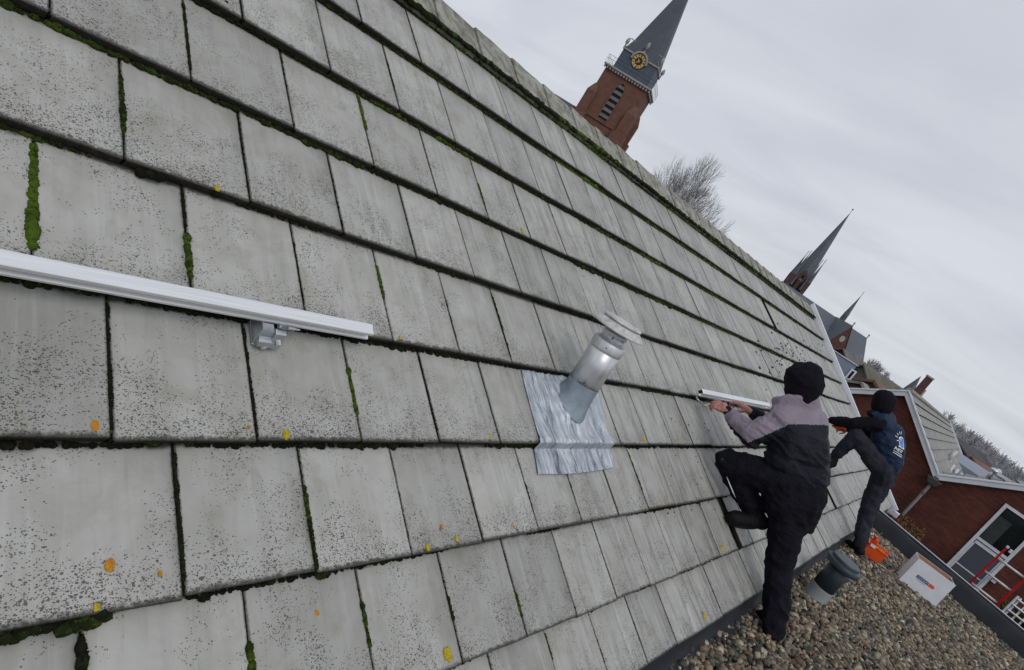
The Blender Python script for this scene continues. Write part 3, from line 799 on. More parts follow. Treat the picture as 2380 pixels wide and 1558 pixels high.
mb.box(RP(x_+.035,RB-.016,ROFF-.034),(.05,.012,.012),None); mb.tube([RP(x_+.03,RB-.020,ROFF-.026),RP(x_+.075,RB-.020,ROFF-.028)],[.006,.003],8)
mb.tube([RP(x_+.005,RB-.014,ROFF-.036),RP(x_+.03,RB-.014,ROFF-.036)],.008,8)
mb.build('clamp',M['steel'],r1)
rail('mounting_rail',4.80,6.75,.862,ROFF+.012,'open-ended aluminium rail held up by the man in the grey and black jacket',True)
# steel roof hook beside the hand of the first man
mb=MB(); hx,hb=4.90,.86
pts=[roofhit(1620,925,.02),roofhit(1637,943,.03),roofhit(1660,936,.04)]
P3=[RP(pts[0][0],pts[0][1]+.01,.015),RP(pts[0][0]+.01,pts[0][1]-.02,.02),RP(pts[1][0],pts[1][1],.03),RP(pts[2][0]-.02,pts[2][1],.05),RP(pts[2][0]-.01,.875,.07)]
mb.tube(P3,.0075,6)
tag(mb.build('roof_hook',M['steel'],None,smooth=True),'bent grey steel roof hook under the open rail end','roof hook')
# ================================================================== silver flue pipe with lead flashing
def lathe(mb, base, axis, prof, n=32, cap=True):
    ax=Vector(axis).normalized(); u=ax.orthogonal().normalized(); v=ax.cross(u); base=Vector(base)
    vs=[];fs=[]
    for (r,h) in prof:
        for k in range(n):
            a=2*pi*k/n; vs.append(base+ax*h+u*(r*cos(a))+v*(r*sin(a)))
    for i in range(len(prof)-1):
        for k in range(n): fs.append((i*n+k,i*n+(k+1)%n,(i+1)*n+(k+1)%n,(i+1)*n+k))
    if cap:
        fs.append(tuple(range(n))[::-1]); fs.append(tuple(range((len(prof)-1)*n,len(prof)*n)))
    mb.add(vs,fs)
fx,fb=roofhit(1328,936)
FB=RP(fx,fb,0)
flue=empty('flue_pipe',FB,'silver metal flue pipe with a flat rain cap rising from wrinkled lead flashing','chimney pipe')
# axis from the base point to the centre of the cap seen at (1446,753), 0.56 m higher
ct=ray(1446,753); tt=(FB.x*ct.x+FB.y*ct.y)/(ct.x**2+ct.y**2); CT=ct*(tt*1.008); AX=(CT-FB).normalized(); HL=(CT-FB).length
print('flue axis',AX,HL)
mb=MB(); lathe(mb,FB,AX,[(.090,.12),(.090,.385)],40); lathe(mb,FB,AX,[(.0925,.345),(.0925,.352)],40,False)
lathe(mb,FB,AX,[(.090,.385),(.090,.387),(.074,.398),(.070,.402)],40)
o=mb.build('pipe',M['flue'],flue,smooth=True); 
mb=MB(); lathe(mb,FB,AX,[(.0935,.345),(.0945,.352),(.0945,.396),(.092,.400),(.075,.408)],40); mb.build('collar',M['flue'],flue,smooth=True)
mb=MB(); lathe(mb,FB,AX,[(.066,.38),(.066,.415),(.070,.418),(.066,.421),(.066,.438),(.071,.442),(.071,.452),(.066,.456),(.066,.50)],36)
neck=mb.build('neck',M['flue'],flue,smooth=True)
mb=MB(); u_=AX.orthogonal().normalized(); v_=AX.cross(u_)
for k in range(12):
    mb=MB(); a=2*pi*k/12; c=FB+AX*.474+(u_*cos(a)+v_*sin(a))*.0655; nrm_=(u_*cos(a)+v_*sin(a)); tg=AX.cross(nrm_)
    mb.add([c+nrm_*.0015+tg*(.012*cos(q*pi/6))+AX*(.0085*sin(q*pi/6)) for q in range(12)],[tuple(range(12))]); mb.build('vent_hole',M['black'],neck)
mb=MB(); lathe(mb,FB,AX,[(.10,.482),(.146,.472),(.151,.474),(.151,.480),(.140,.490),(.110,.513),(.104,.516),(.0,.518)],48,False)
cap_=mb.build('rain_cap',M['flue_cap'],flue,smooth=True)
mb=MB(); lathe(mb,FB,AX,[(.098,.515),(.113,.519),(.114,.524),(.110,.529),(.06,.533),(.0,.534)],48,False)
mb.build('cap_disc',M['flue_cap'],cap_,smooth=True)
mb=MB()
for (hh,ang) in ((.372,0),(.15,0)):
    mb=MB(); c=FB+AX*hh; cd=(Vector((0,0,0))-c); cd=(cd-AX*cd.dot(AX)).normalized(); mb.tube([c+cd*.090,c+cd*.0975],.0035,8); mb.build('rivet',M['black'],flue)
mb=MB(); c=FB+AX*.43; cd=(-c); cd=(cd-AX*cd.dot(AX)).normalized(); mb.tube([c+cd*.066,c+cd*.078],.004,8); mb.build('rivet',M['black'],flue)
# lead sleeve: an oblique tube from the sheet up to the pipe
mb=MB(); vs=[];fs=[];n=40
def tri_b(P): return P.dot(SV)
for ring in range(5):
    t=ring/4
    for k in range(n):
        a=2*pi*k/n; rr=.088+.001*ring; d=u_*(rr*cos(a))+v_*(rr*sin(a))
        # foot of this generator on the roof
        p=FB+d; s0=-(p.dot(NV)+SD-.006)/AX.dot(NV); top=.135
        h=s0+(top-s0)*t
        fl=.022*(1-t)**3
        q=p+AX*h+d.normalized()*fl; q+=d.normalized()*noise.noise(q*30)*.003
        vs.append(q)
for i in range(4):
    for k in range(n): fs.append((i*n+k,i*n+(k+1)%n,(i+1)*n+(k+1)%n,(i+1)*n+k))
mb.add(vs,fs); sl=mb.build('lead_sleeve',M['lead_cone'],flue,smooth=True)
# flashing sheet
mb=MB(); vs=[];fs=[]; NU,NVv=90,110
xa0,xa1=2.535,3.262
for i in range(NU+1):
    u=i/NU
    for j in range(NVv+1):
        v=j/NVv
        b=.872+(.316-.872)*v
        edge=.010*noise.noise(Vector((v*5,1.5,0)))*2
        xl=2.533+(-.066+.022*sin(pi*v))*v*1.0; xr=3.285-.045*v+.012*sin(v*9)
        if v>.69: xl-=.008; xr-=.006
        x=xl+(xr-xl)*u+(edge if u>.5 else edge*.4)*(abs(u-.5)*2)
        bb=b+ .014*(u*2-1)**2*v + (.016*u if v>.9 else 0)*(v-.9)*10
        o_lo=tileoff(max(bb,.476)) if bb>.474 else tileoff(bb)
        s_=min(1,max(0,(bb-.452)/(.022))); s_=s_*s_*(3-2*s_)
        o_=( -DROP*(bb-.475)/.41 if bb>.475 else 0)*1.0
        o2=-DROP*(min(bb,.475)-.08)/.395
        off=o_*s_+o2*(1-s_)
        wr=.0075*(noise.noise(Vector((x*11+7,b*4,2)))*.8+.7)*noise.noise(Vector((x*(26+6*noise.noise(Vector((x*3,0,1))))+noise.noise(Vector((x*4,b*5,0)))*1.6,b*3.0,0)))+.004*noise.noise(Vector((x*70,b*5,3)))+.004*noise.noise(Vector((x*14,b*16,5)))
        bulge=.010*math.exp(-((bb-.49)/.03)**2)*(1+noise.noise(Vector((x*18,0,9))))
        cd=hypot((x-fx),(bb-fb)*.85); ris=.018*math.exp(-((cd-.10)/.04)**2)
        amp=min(1,6*min(u,1-u)+.25)
        vs.append(RP(x,bb,off+.010+wr*1.9*amp+bulge+ris))
for i in range(NU):
    for j in range(NVv):
        fs.append((i*(NVv+1)+j,i*(NVv+1)+j+1,(i+1)*(NVv+1)+j+1,(i+1)*(NVv+1)+j))
mb.add(vs,fs); lf=mb.build('lead_flashing',M['lead'],flue,smooth=True)
so=lf.modifiers.new('s','SOLIDIFY'); so.thickness=.004; so.offset=-1

# ================================================================== dark vent pipe on the gravel
VB=atZ(1892,1388,-1.885)
vt=empty('vent_pipe',VB,'thick dark green-grey plastic vent pipe with a round lid standing in the pebbles','vent pipe')
VA=Vector((0,0,1))
mb=MB(); lathe(mb,VB,VA,[(.118,-.02),(.103,.02),(.099,.125),(.0985,.13)],40); mb.build('base_sleeve',M['grey_pvc'],vt,smooth=True)
mb=MB(); lathe(mb,VB,VA,[(.096,.12),(.096,.43)],40); mb.build('pipe',M['green_pvc'],vt,smooth=True)
mb=MB(); lathe(mb,VB,VA,[(.12,.375),(.153,.372),(.157,.378),(.155,.415),(.150,.421),(.128,.423),(.125,.426),(.125,.450),(.121,.455),(.0,.459)],56,False)
o=mb.build('cap',M['green_pvc'],vt,smooth=True); o.data.set_sharp_from_angle(angle=radians(40))

# ================================================================== cardboard box
bx0=9.38; yl,yr=-.268,-.722; hb_=-1.505; dpt=.25; z0=-1.872
ang=0
box=empty('cardboard_box',(bx0+.1,(yl+yr)/2,z0),'open white cardboard box with a blue and orange logo, on the pebbles beside the parapet','box')
mb=MB(); t_=.005
def bxq(x0,x1,y0,y1,z0_,z1): mb.hexa([(x0,y0,z0_),(x1,y0,z0_),(x1,y1,z0_),(x0,y1,z0_)],[(x0,y0,z1),(x1,y0,z1),(x1,y1,z1),(x0,y1,z1)])
mb.mi=0
bxq(bx0,bx0+t_,yr,yl,z0,hb_); bxq(bx0+dpt,bx0+dpt+t_,yr,yl,z0,hb_+.005); bxq(bx0+t_+.001,bx0+dpt-.001,yl-t_,yl,z0,hb_-.004); bxq(bx0+t_+.001,bx0+dpt-.001,yr,yr+t_,z0,hb_-.008)
bxq(bx0+t_+.001,bx0+dpt-.001,yr+t_+.001,yl-t_-.001,z0+.001,z0+.006)
mb.build('carton',M['card_white'],box)
mb=MB()
bxq(bx0+t_+.001,bx0+t_+.004,yr+.01,yl-.01,z0+.01,hb_-.002); bxq(bx0+dpt-.005,bx0+dpt-.0015,yr+.01,yl-.01,z0+.01,hb_+.003)
bxq(bx0+.011,bx0+dpt-.01,yl-t_-.005,yl-t_-.0015,z0+.01,hb_-.006); bxq(bx0+.011,bx0+dpt-.01,yr+t_+.0015,yr+t_+.005,z0+.01,hb_-.010)
mb.build('inner_lining',M['card_brown'],box)
mb=MB()
# flaps: front flap tilted inward, end flap torn
mb.hexa([(bx0+.006,yl-.06,hb_-.003),(bx0+.006,yr+.03,hb_-.003),(bx0+.010,yr+.03,hb_-.003),(bx0+.010,yl-.06,hb_-.003)],[(bx0+.045,yl-.07,hb_-.09),(bx0+.045,yr+.04,hb_-.09),(bx0+.049,yr+.04,hb_-.09),(bx0+.049,yl-.07,hb_-.09)])
mb.hexa([(bx0+.03,yl-.010,hb_-.01),(bx0+.16,yl-.010,hb_-.01),(bx0+.16,yl-.014,hb_-.01),(bx0+.03,yl-.014,hb_-.01)],[(bx0+.02,yl-.07,hb_-.055),(bx0+.15,yl-.09,hb_-.065),(bx0+.15,yl-.094,hb_-.065),(bx0+.02,yl-.074,hb_-.055)])
mb.build('flap',M['card_white'],box)
mb=MB()
mb.add([(bx0-.001,yl+.0005,z0+.0),(bx0-.001,yl-.02,z0+.005),(bx0-.0015,yl-.12,z0+.14)],[(0,1,2)]) if False else None
# logo
lx=bx0-.0012
def lq(ya,yb,za,zb,m_,x=lx): mb.mi=m_; mb.add([(x,ya,za),(x,yb,za),(x,yb,zb),(x,ya,zb)],[(0,1,2,3)])
ly0=yl-.105; lz=z0+.155
lq(ly0,ly0-.140,lz,lz+.042,0)
mb.mi=1; mb.add([(lx,ly0-.1402,lz),(lx,ly0-.205,lz),(lx,ly0-.222,lz+.021),(lx,ly0-.198,lz+.042),(lx,ly0-.1402,lz+.042)],[(0,1,2,3,4)])
lq(ly0-.022,ly0-.125,lz-.020,lz-.015,2)
logo=mb.build('printed_logo',[M['ink_blue'],M['ink_orange'],M['ink_grey']],box)
def text_mesh(name,body,size,mat,origin,xdir,ydir,parent,ext=.0):
    cu=bpy.data.curves.new(name+'_c','FONT'); cu.body=body; cu.size=size; cu.extrude=ext; cu.resolution_u=3
    ob=bpy.data.objects.new(name+'_t',cu); COL.objects.link(ob); dg=bpy.context.evaluated_depsgraph_get()
    me=bpy.data.meshes.new_from_object(ob.evaluated_get(dg)); bpy.data.objects.remove(ob)
    xd=Vector(xdir).normalized(); yd=Vector(ydir).normalized(); zd=xd.cross(yd); o=Vector(origin)
    T=Matrix(((xd.x,yd.x,zd.x,o.x),(xd.y,yd.y,zd.y,o.y),(xd.z,yd.z,zd.z,o.z),(0,0,0,1)))
    me.transform(T); me.materials.clear(); me.materials.append(mat); me.name=name
    return link(name,me,parent)
text_mesh('logo_lettering','CLICKFIT',.036,M['print_white'],(lx-.0008,ly0-.006,lz+.009),(0,-1,0),(0,0,1),logo)

box.rotation_euler.z=radians(13)
# ================================================================== orange tool caddy, knife
cb=atZ(2026,1296,-1.865); cb=Vector((9.05,cb.y*9.05/cb.x,-1.868)); C0=atZ(2024,1291,-1.868)
cad=empty('tool_caddy',C0,'small open orange plastic tool caddy full of yellow plugs, standing by the parapet','tool caddy')
Rz=Matrix.Rotation(radians(8),3,'Z')
def cl(x,y,z): return C0+Rz@Vector((x,y,z))
mb=MB()
W,D_,H=.080,.110,.135
def wall(ax_,ay,bx_,by,h0,h1,t=.006,fl=1.05):
    a=cl(ax_,ay,h0);b=cl(bx_,by,h0);c=cl(bx_*fl,by*fl,h1);d=cl(ax_*fl,ay*fl,h1)
    nn=(b-a).cross(d-a).normalized()*t; mb.hexa([a,b,c,d],[a+nn,b+nn,c+nn,d+nn])
wall(-W,-D_,-W,D_,0,H); wall(W,D_,W,-D_,0,H); wall(-W,D_,W,D_,0,H); wall(W,-D_,-W,-D_,0,H)
mb.hexa([cl(-W,-D_,0),cl(W,-D_,0),cl(W,D_,0),cl(-W,D_,0)],[cl(-W,-D_,.006),cl(W,-D_,.006),cl(W,D_,.006),cl(-W,D_,.006)])
def cbox(x,y,z,sx,sy,sz): mb.box(cl(x,y,z),(sx,sy,sz),Rz)
cbox(-W*1.06,0,H,.014,D_*2.4,.014); cbox(W*1.06,0,H,.014,D_*2.4,.014); cbox(0,D_*1.06,H,W*2.3,.014,.014); cbox(0,-D_*1.06,H,W*2.3,.014,.014)
cbox(-.02,.128,.10,.10,.016,.05)
bevel(mb.build('bin',M['orange'],cad),.003)
mb=MB(); cbox(0,D_*.85,.175,.034,.03,.12); cbox(0,D_*.85,.235,.06,.045,.022); cbox(0,-D_*1.1,.155,.024,.02,.06); cbox(-.02,D_*.55,.20,.04,.05,.04)
cbox(.0,-D_*.1,.165,.018,D_*2.0,.016); cbox(0.03,D_*.35,.15,.03,.02,.09)
bevel(mb.build('carry_handle',M['orange'],cad),.004)
mb=MB()
for i in range(70):
    a=cl(random.uniform(-.075,.075),random.uniform(-.10,.07),H-.01+random.uniform(-.01,.018)); d=Vector((random.uniform(-1,1),random.uniform(-1,1),random.uniform(-.3,.5))).normalized()*.02
    mb.tube([a-d,a+d],.0042,6)
mb.build('wall_plugs',M['yellow'],cad)
mb=MB(); 
a=cl(0,D_*.9,.24); mb.tube([a,a+Vector((.0,-.03,.085))],.004,6)
mb.build('screwdriver_shaft',M['steel'],cad)
mb=MB(); mb.box(cl(-W*1.2,D_*.55,H-.005),(.004,.06,.035),Rz); mb.build('paper_label',M['print_white'],cad)
mb=MB(); p0=atZ(2011,1291,-1.862); p1=atZ(2036,1309,-1.862); p2=atZ(2057,1324,-1.862)
kn=empty('putty_knife',p0,'red handled knife with a bare metal blade lying on the pebbles under the tool caddy','knife')
d=(p1-p0).normalized(); sd_=Vector((-d.y,d.x,0))
p0=p0*1.0; mb.hexa([p0+sd_*.012,p0-sd_*.012,p1-sd_*.014,p1+sd_*.014],[p0+sd_*.010+Vector((0,0,.02)),p0-sd_*.010+Vector((0,0,.02)),p1-sd_*.012+Vector((0,0,.02)),p1+sd_*.012+Vector((0,0,.02))])
bevel(mb.build('handle',M['red'],kn),.004)
mb=MB(); mb.hexa([p1+sd_*.008,p1-sd_*.008,p2-sd_*.018,p2+sd_*.018],[q+Vector((0,0,.004)) for q in (p1+sd_*.008,p1-sd_*.008,p2-sd_*.018,p2+sd_*.018)])
mb.M=Matrix.Translation((0,0,.012)); mb.build('blade',M['steel'],kn); 
for o in kn.children:
    if o.name.startswith('blade'): o.data.transform(Matrix.Translation((0,0,.012)))

# ================================================================== ladder
LXb=11.55; sc_=LXb/10.95
lad=empty('ladder',(11.6,-1.15,GROUND),'red ladder with pale metal rungs leaning against the outside of the parapet','ladder')
def lp(y,z,lean=0): return Vector((LXb+.0-.10*(z+1.7),y*sc_,z*sc_))
mb=MB()
def stile(y0,y1,ztop):
    for (zz0,zz1) in ((GROUND/sc_+.02,ztop),):
        a=Vector((LXb+.55,y1*sc_,GROUND)); b=Vector((LXb-.02,y0*sc_,ztop*sc_))
        d=(b-a).normalized(); s=Vector((0,1,0)); e=d.cross(s).normalized()
        mb.hexa([a+s*.012-e*.034,a-s*.012-e*.034,a-s*.012+e*.034,a+s*.012+e*.034],[b+s*.012-e*.034,b-s*.012-e*.034,b-s*.012+e*.034,b+s*.012+e*.034])
    return a,b
a1,b1=stile(-.957,-.90,-.915); o=mb.build('stile',M['red'],lad); bevel(o,.004)
mb=MB(); a2,b2=stile(-1.325,-1.25,-.915); o=mb.build('stile',M['red'],lad); bevel(o,.004)
for i in range(15):
    z=-1.104*sc_-i*.2475*sc_
    if z<GROUND+.1: break
    t1=(z-a1.z)/(b1.z-a1.z); t2=(z-a2.z)/(b2.z-a2.z)
    mb=MB(); mb.tube([a1.lerp(b1,t1),a2.lerp(b2,t2)],.0165,10); mb.build('rung',M['rung'],lad,smooth=True)
mb=MB(); mb.box(b1+Vector((0,0,.012)),(.075,.03,.03)); mb.box(b1+Vector((-.02,-.055,-.01)),(.05,.035,.05)); mb.build('end_cap',M['rung'],lad)

# ================================================================== brick house with two gables
XW=22.0
bh=empty('brick_house',(XW,0,GROUND),'dark red brick house with two white edged gables meeting above a grey downpipe','house')
pk=[(4.62,-1.42),(2.29,.21),(.33,-1.31),(-1.93,.21),(-4.3,-1.42)]
mb=MB(); 
poly=[(XW,pk[0][0],GROUND)]+[(XW,y,z-.05) for y,z in pk]+[(XW,pk[4][0],GROUND)]
mb.poly(poly[::-1]); mb.poly([Vector(p)+Vector((2.6,0,0)) for p in poly])
mb.quad((XW,pk[0][0],GROUND),(XW,pk[0][0],pk[0][1]),(XW+28,pk[0][0],pk[0][1]),(XW+28,pk[0][0],GROUND))
mb.quad((XW,pk[4][0],GROUND),(XW+2.6,pk[4][0],GROUND),(XW+2.6,pk[4][0],pk[4][1]),(XW,pk[4][0],pk[4][1]))
# wall of the long wing behind the right gable
mb.quad((XW+2.6,.33,GROUND),(XW+2.6,.33,-1.4),(XW+28,.33,-1.4),(XW+28,.33,GROUND))
mb.build('wall',M['brick_dark'],bh)
def rake(a,b,hh=.19,top=.03,x0=XW-.16,x1=XW+.0):
    A=Vector((0,a[0],a[1]));B=Vector((0,b[0],b[1])); mb.hexa([A+Vector((x0,0,top-hh)),A+Vector((x1,0,top-hh)),B+Vector((x1,0,top-hh)),B+Vector((x0,0,top-hh))],[A+Vector((x0,0,top)),A+Vector((x1,0,top)),B+Vector((x1,0,top)),B+Vector((x0,0,top))])
for i in range(4):
    mb=MB(); rake(pk[i],pk[i+1],top=.03+.002*(i%2)); bevel(mb.build('bargeboard',M['white_dirty'],bh),.01)
    mb=MB(); rake(pk[i],pk[i+1],.05,.062+.002*(i%2),XW-.19,XW-.01); mb.build('edge_trim',M['white'],bh)
def slope(a,b,x0,x1,n,name='roof_slope'):
    "stepped courses from the ridge a to the eave b"
    mb=MB(); A=Vector((0,*a));B=Vector((0,*b)); dn=(B-A)/n; nr=Vector((0,-(B-A).z,(B-A).y)).normalized(); 
    if nr.z<0: nr=-nr
    for i in range(n):
        p=A+dn*i; q=A+dn*(i+1)
        u0=p+nr*.0; u1=q+nr*.045
        mb.quad(u0+Vector((x0,0,0)),u0+Vector((x1,0,0)),u1+Vector((x1,0,0)),u1+Vector((x0,0,0)))
        mb.mi=1; mb.quad(u1+Vector((x0,0,0)),u1+Vector((x1,0,0)),q+Vector((x1,0,0)),q+Vector((x0,0,0))); mb.mi=0
    return mb.build(name,[M['roofcourse'],M['tile_edge']],bh)
sl1=slope((pk[1][0],pk[1][1]+.03),(pk[2][0]-.55,pk[2][1]-.40),XW+.0,50,9)
slope((pk[1][0],pk[1][1]+.03),(pk[0][0],pk[0][1]+.02),XW+.0,50,9)
slope((pk[3][0],pk[3][1]+.03),(pk[2][0],pk[2][1]+.0),XW+.0,XW+2.55,9)
slope((pk[3][0],pk[3][1]+.03),(pk[4][0],pk[4][1]+.0),XW+.0,XW+2.55,9)
mb=MB(); mb.tube([(XW-.1,pk[1][0],pk[1][1]+.06),(50,pk[1][0],pk[1][1]+.06)],.09,6); mb.build('ridge_cap',M['ridge'],bh)
mb=MB(); mb.hexa([(49.9,pk[1][0],pk[1][1]-.1),(50.2,pk[1][0],pk[1][1]-.1),(50.2,pk[2][0]-.55,pk[2][1]-.55),(49.9,pk[2][0]-.55,pk[2][1]-.55)],[(49.9,pk[1][0],pk[1][1]+.17),(50.2,pk[1][0],pk[1][1]+.17),(50.2,pk[2][0]-.55,pk[2][1]-.27),(49.9,pk[2][0]-.55,pk[2][1]-.27)])
mb.build('verge_board',M['white'],bh)
# stub vent on the slope
vv=atX(2206,1062,0.0) if False else None
# downpipe with hopper
mb=MB(); y_=.31; mb.tube([(XW-.14,y_,-1.62),(XW-.14,y_,GROUND)],.048,12); dp=mb.build('downpipe',M['pipe_grey'],bh,smooth=True)
mb=MB(); mb.hexa([(XW-.22,y_-.11,-1.62),(XW-.02,y_-.11,-1.62),(XW-.02,y_+.11,-1.62),(XW-.22,y_+.11,-1.62)],[(XW-.30,y_-.2,-1.44),(XW-.02,y_-.2,-1.44),(XW-.02,y_+.2,-1.44),(XW-.30,y_+.2,-1.44)])
mb.box((XW-.20,y_,-1.40),(.16,.12,.10)); mb.build('hopper',M['pipe_grey'],dp)
for z in (-1.95,-3.0,-4.2):
    mb=MB(); mb.tube([(XW-.14,y_,z-.03),(XW-.14,y_,z+.03)],.06,12); mb.build('pipe_clip',M['pipe_grey'],dp)
# glazed door / window
wy0,wy1=-1.235,-2.15; zt,zb=-.885,-3.75; xg=XW-.03
win=None
def fr_(y0,y1,z0,z1,x=XW-.05,t=.07): mb.hexa([(x,y0,z0),(x+t,y0,z0),(x+t,y1,z0),(x,y1,z0)],[(x,y0,z1),(x+t,y0,z1),(x+t,y1,z1),(x,y1,z1)])
mb=MB(); fr_(wy0,wy0-.08,zb,zt); fr_(wy1,wy1+.08,zb,zt); fr_(wy0-.081,wy1+.081,zt-.08,zt); fr_(wy0-.081,wy1+.081,-2.12,-2.04); fr_(wy0-.081,wy1+.081,zb,zb+.09)
fr_(wy0-.10,wy1+.10,-2.24,-2.15,XW-.035,.05)
fr_(wy0-.086,wy0-.125,zb+.1,-2.25,XW-.03,.05); fr_(wy1+.086,wy1+.125,zb+.1,-2.25,XW-.03,.05); fr_(wy0-.10,wy1+.10,-3.0,-2.965,XW-.025,.04)
win=mb.build('window',M['white_dirty'],bh); 
mb=MB(); fr_(wy0-.08,wy1+.08,-2.05,zt-.08,XW-.018,.01); mb.build('upper_pane',M['glass'],win)
mb=MB(); fr_(wy0-.09,wy0-.42,-2.03,-1.25,XW-.0195,.001); mb.build('curtain',M['curtain'],win)
mb=MB(); fr_(wy0-.12,wy1+.12,-2.965,-2.24,XW-.018,.01); fr_(wy0-.12,wy1+.12,zb+.09,-3.0,XW-.018,.01); mb.build('lower_panel',M['panel_grey'],win)
mb=MB(); c=atX(2311,1349,XW-.1); mb.box(c,(.16,.10,.12)); mb.box(c+Vector((-.06,0,.05)),(.10,.16,.04)); mb.build('wall_lamp',M['white_dirty'],bh)
# stub pipe on the tiled slope, cowls on the right gable
def on_slope(px,py,a,b):
    A=Vector((0,*a));B=Vector((0,*b)); nr=Vector((0,-(B-A).z,(B-A).y)).normalized(); r=ray(px,py); return r*(nr.dot(A)/nr.dot(r))
q=on_slope(2203,1068,pk[1],pk[2]); print('stub',q)
mb=MB(); sC=q.x/1428; mb.tube([q-Vector((0,0,4*sC)),q+Vector((0,0,22*sC))],4.6*sC,12); mb.build('vent_stub',M['flue_cap'],bh,smooth=True)
def cowl(px,py,x,h=.42,r=.10,tilt=(0,0,1)):
    c=atX(px,py,x); mb=MB(); t=Vector(tilt).normalized()
    mb.tube([c-t*.9*h,c],r*.8,12); mb.tube([c-t*.04,c+t*.02,c+t*.06],[r*1.9,r*1.7,r*.6],16); mb.tube([c-t*(h*.55),c-t*(h*.45)],r*1.05,12)
    return mb
cowl(2313,1094,23.2,.34,.07,(0,-.05,1)).build('roof_cowl',M['flue'],bh,smooth=True)
cowl(2322,1096,23.6,.30,.05,(0,-.45,1)).build('roof_cowl',M['white_dirty'],bh,smooth=True)
mb=MB(); c=atX(2333,1110,23.0); mb.box(c,(.3,.35,.08)); mb.build('roof_vent',M['white_dirty'],bh)

# ================================================================== leafy things
def leaf_cloud(name,boxes,n,size,mat,parent=None,thick=True,grav=0):
    Vs=[];Fs=[];A=[]
    rr=random.Random(5)
    for i in range(n):
        (c,s)=boxes[rr.randrange(len(boxes))]
        while True:
            p=Vector((rr.uniform(-1,1),rr.uniform(-1,1),rr.uniform(-1,1)))
            if max(abs(p.x),abs(p.y),abs(p.z))>.45: break
        p=Vector(c)+Vector((p.x*s[0],p.y*s[1],p.z*s[2]))*(1+.18*noise.noise(p*2))
        d=Vector((rr.gauss(0,1),rr.gauss(0,1),rr.gauss(0,1))).normalized(); e=d.orthogonal().normalized(); f=d.cross(e)
        l=size*rr.uniform(.6,1.4); b=len(Vs)
        Vs+= [p-e*l,p+f*l*.45,p+e*l,p-f*l*.45]; Fs.append((b,b+1,b+2,b+3)); v=rr.random(); A+=[v]*4
    me=bpy.data.meshes.new(name); me.from_pydata([tuple(v) for v in Vs],[],Fs); me.update(); me.materials.append(mat)
    a=me.attributes.new('mr','FLOAT','POINT'); a.data.foreach_set('value',A)
    o=link(name,me,parent); 
    if parent is None: recentre(o)
    return o
hg=empty('beech_hedge',(17,.5,GROUND),'clipped brown leaved beech hedge between the parapet and the brick house','hedge')
leaf_cloud('foliage',[((16.8,.42,-2.95),(.9,.36,.72)),((16.9,.02,-3.0),(.8,.34,.72)),((16.5,-.35,-3.3),(.6,.3,.72))],20000,.034,M['beech'],hg)
mb=MB()
for i in range(26):
    p=Vector((random.uniform(16.8,18),random.uniform(-.3,.6),GROUND)); q=p+Vector((random.uniform(-.2,.2),random.uniform(-.2,.2),2.6)); mb.tube([p,q],[.03,.008],5)
mb.build('stems',M['bark'],hg)
for (px,py,x,lab) in ((2168,1304,12.6,'low dry brown twigs showing over the parapet, left of the ladder'),(2148,1292,14.5,'small brown bush behind the parapet below the corner of the white door frame')):
    pass
db=empty('dry_bush',(12.9,-.72,GROUND),'dry brown bush showing over the parapet left of the ladder','bush')
leaf_cloud('foliage',[((13.2,-.74,-2.35),(.30,.34,.32)),((12.9,-.95,-2.25),(.25,.3,.22))],1500,.028,M['beech'],db)
mb=MB()
for i in range(14):
    p=Vector((random.uniform(12.8,13.4),random.uniform(-1.,-.5),GROUND)); q=p+Vector((random.uniform(-.2,.2),random.uniform(-.2,.2),3.1)); mb.tube([p,q],[.02,.005],5)
mb.build('stems',M['bark'],db)
# white trellis with a shrub
tr=empty('garden_trellis',(13.1,-1.75,GROUND),'white lattice trellis at the foot of the brick wall, lower right','trellis')
ta=atX(2300,1402,13.0); tb=atX(2338,1368,13.0); tz=-.28
mb=MB()
def bar(a,b,r=.014): mb.tube([a,b],r,5)
Ty=[-1.70,-1.80,-1.90,-2.00,-2.10]; Tz=[-1.64,-1.75,-1.86,-1.97,-2.08,-2.19]
for y in Ty: bar((13.0,y,-1.60),(13.0,y,-2.9))
for z in Tz: bar((12.98,-1.68,z),(12.98,-2.12,z))
mb.tube([(13.0,-1.66,-1.60),(13.0,-1.66,GROUND)],.018,6); mb.tube([(13.0,-2.14,-1.60),(13.0,-2.14,GROUND)],.018,6)
mb.build('lattice',M['white'],tr)
ts=empty('climbing_shrub',(13.25,-1.75,GROUND),'green and yellow shrub growing through the white trellis','shrub')
leaf_cloud('foliage',[((13.3,-1.92,-2.1),(.2,.28,.30)),((13.2,-2.0,-1.80),(.18,.18,.2))],1500,.035,M['shrub'],ts)
mb=MB()
for i in range(8):
    p=Vector((13.3,random.uniform(-1.95,-1.55),GROUND)); mb.tube([p,p+Vector((0,random.uniform(-.1,.1),3.0))],[.02,.006],5)
mb.build('stems',M['bark'],ts)

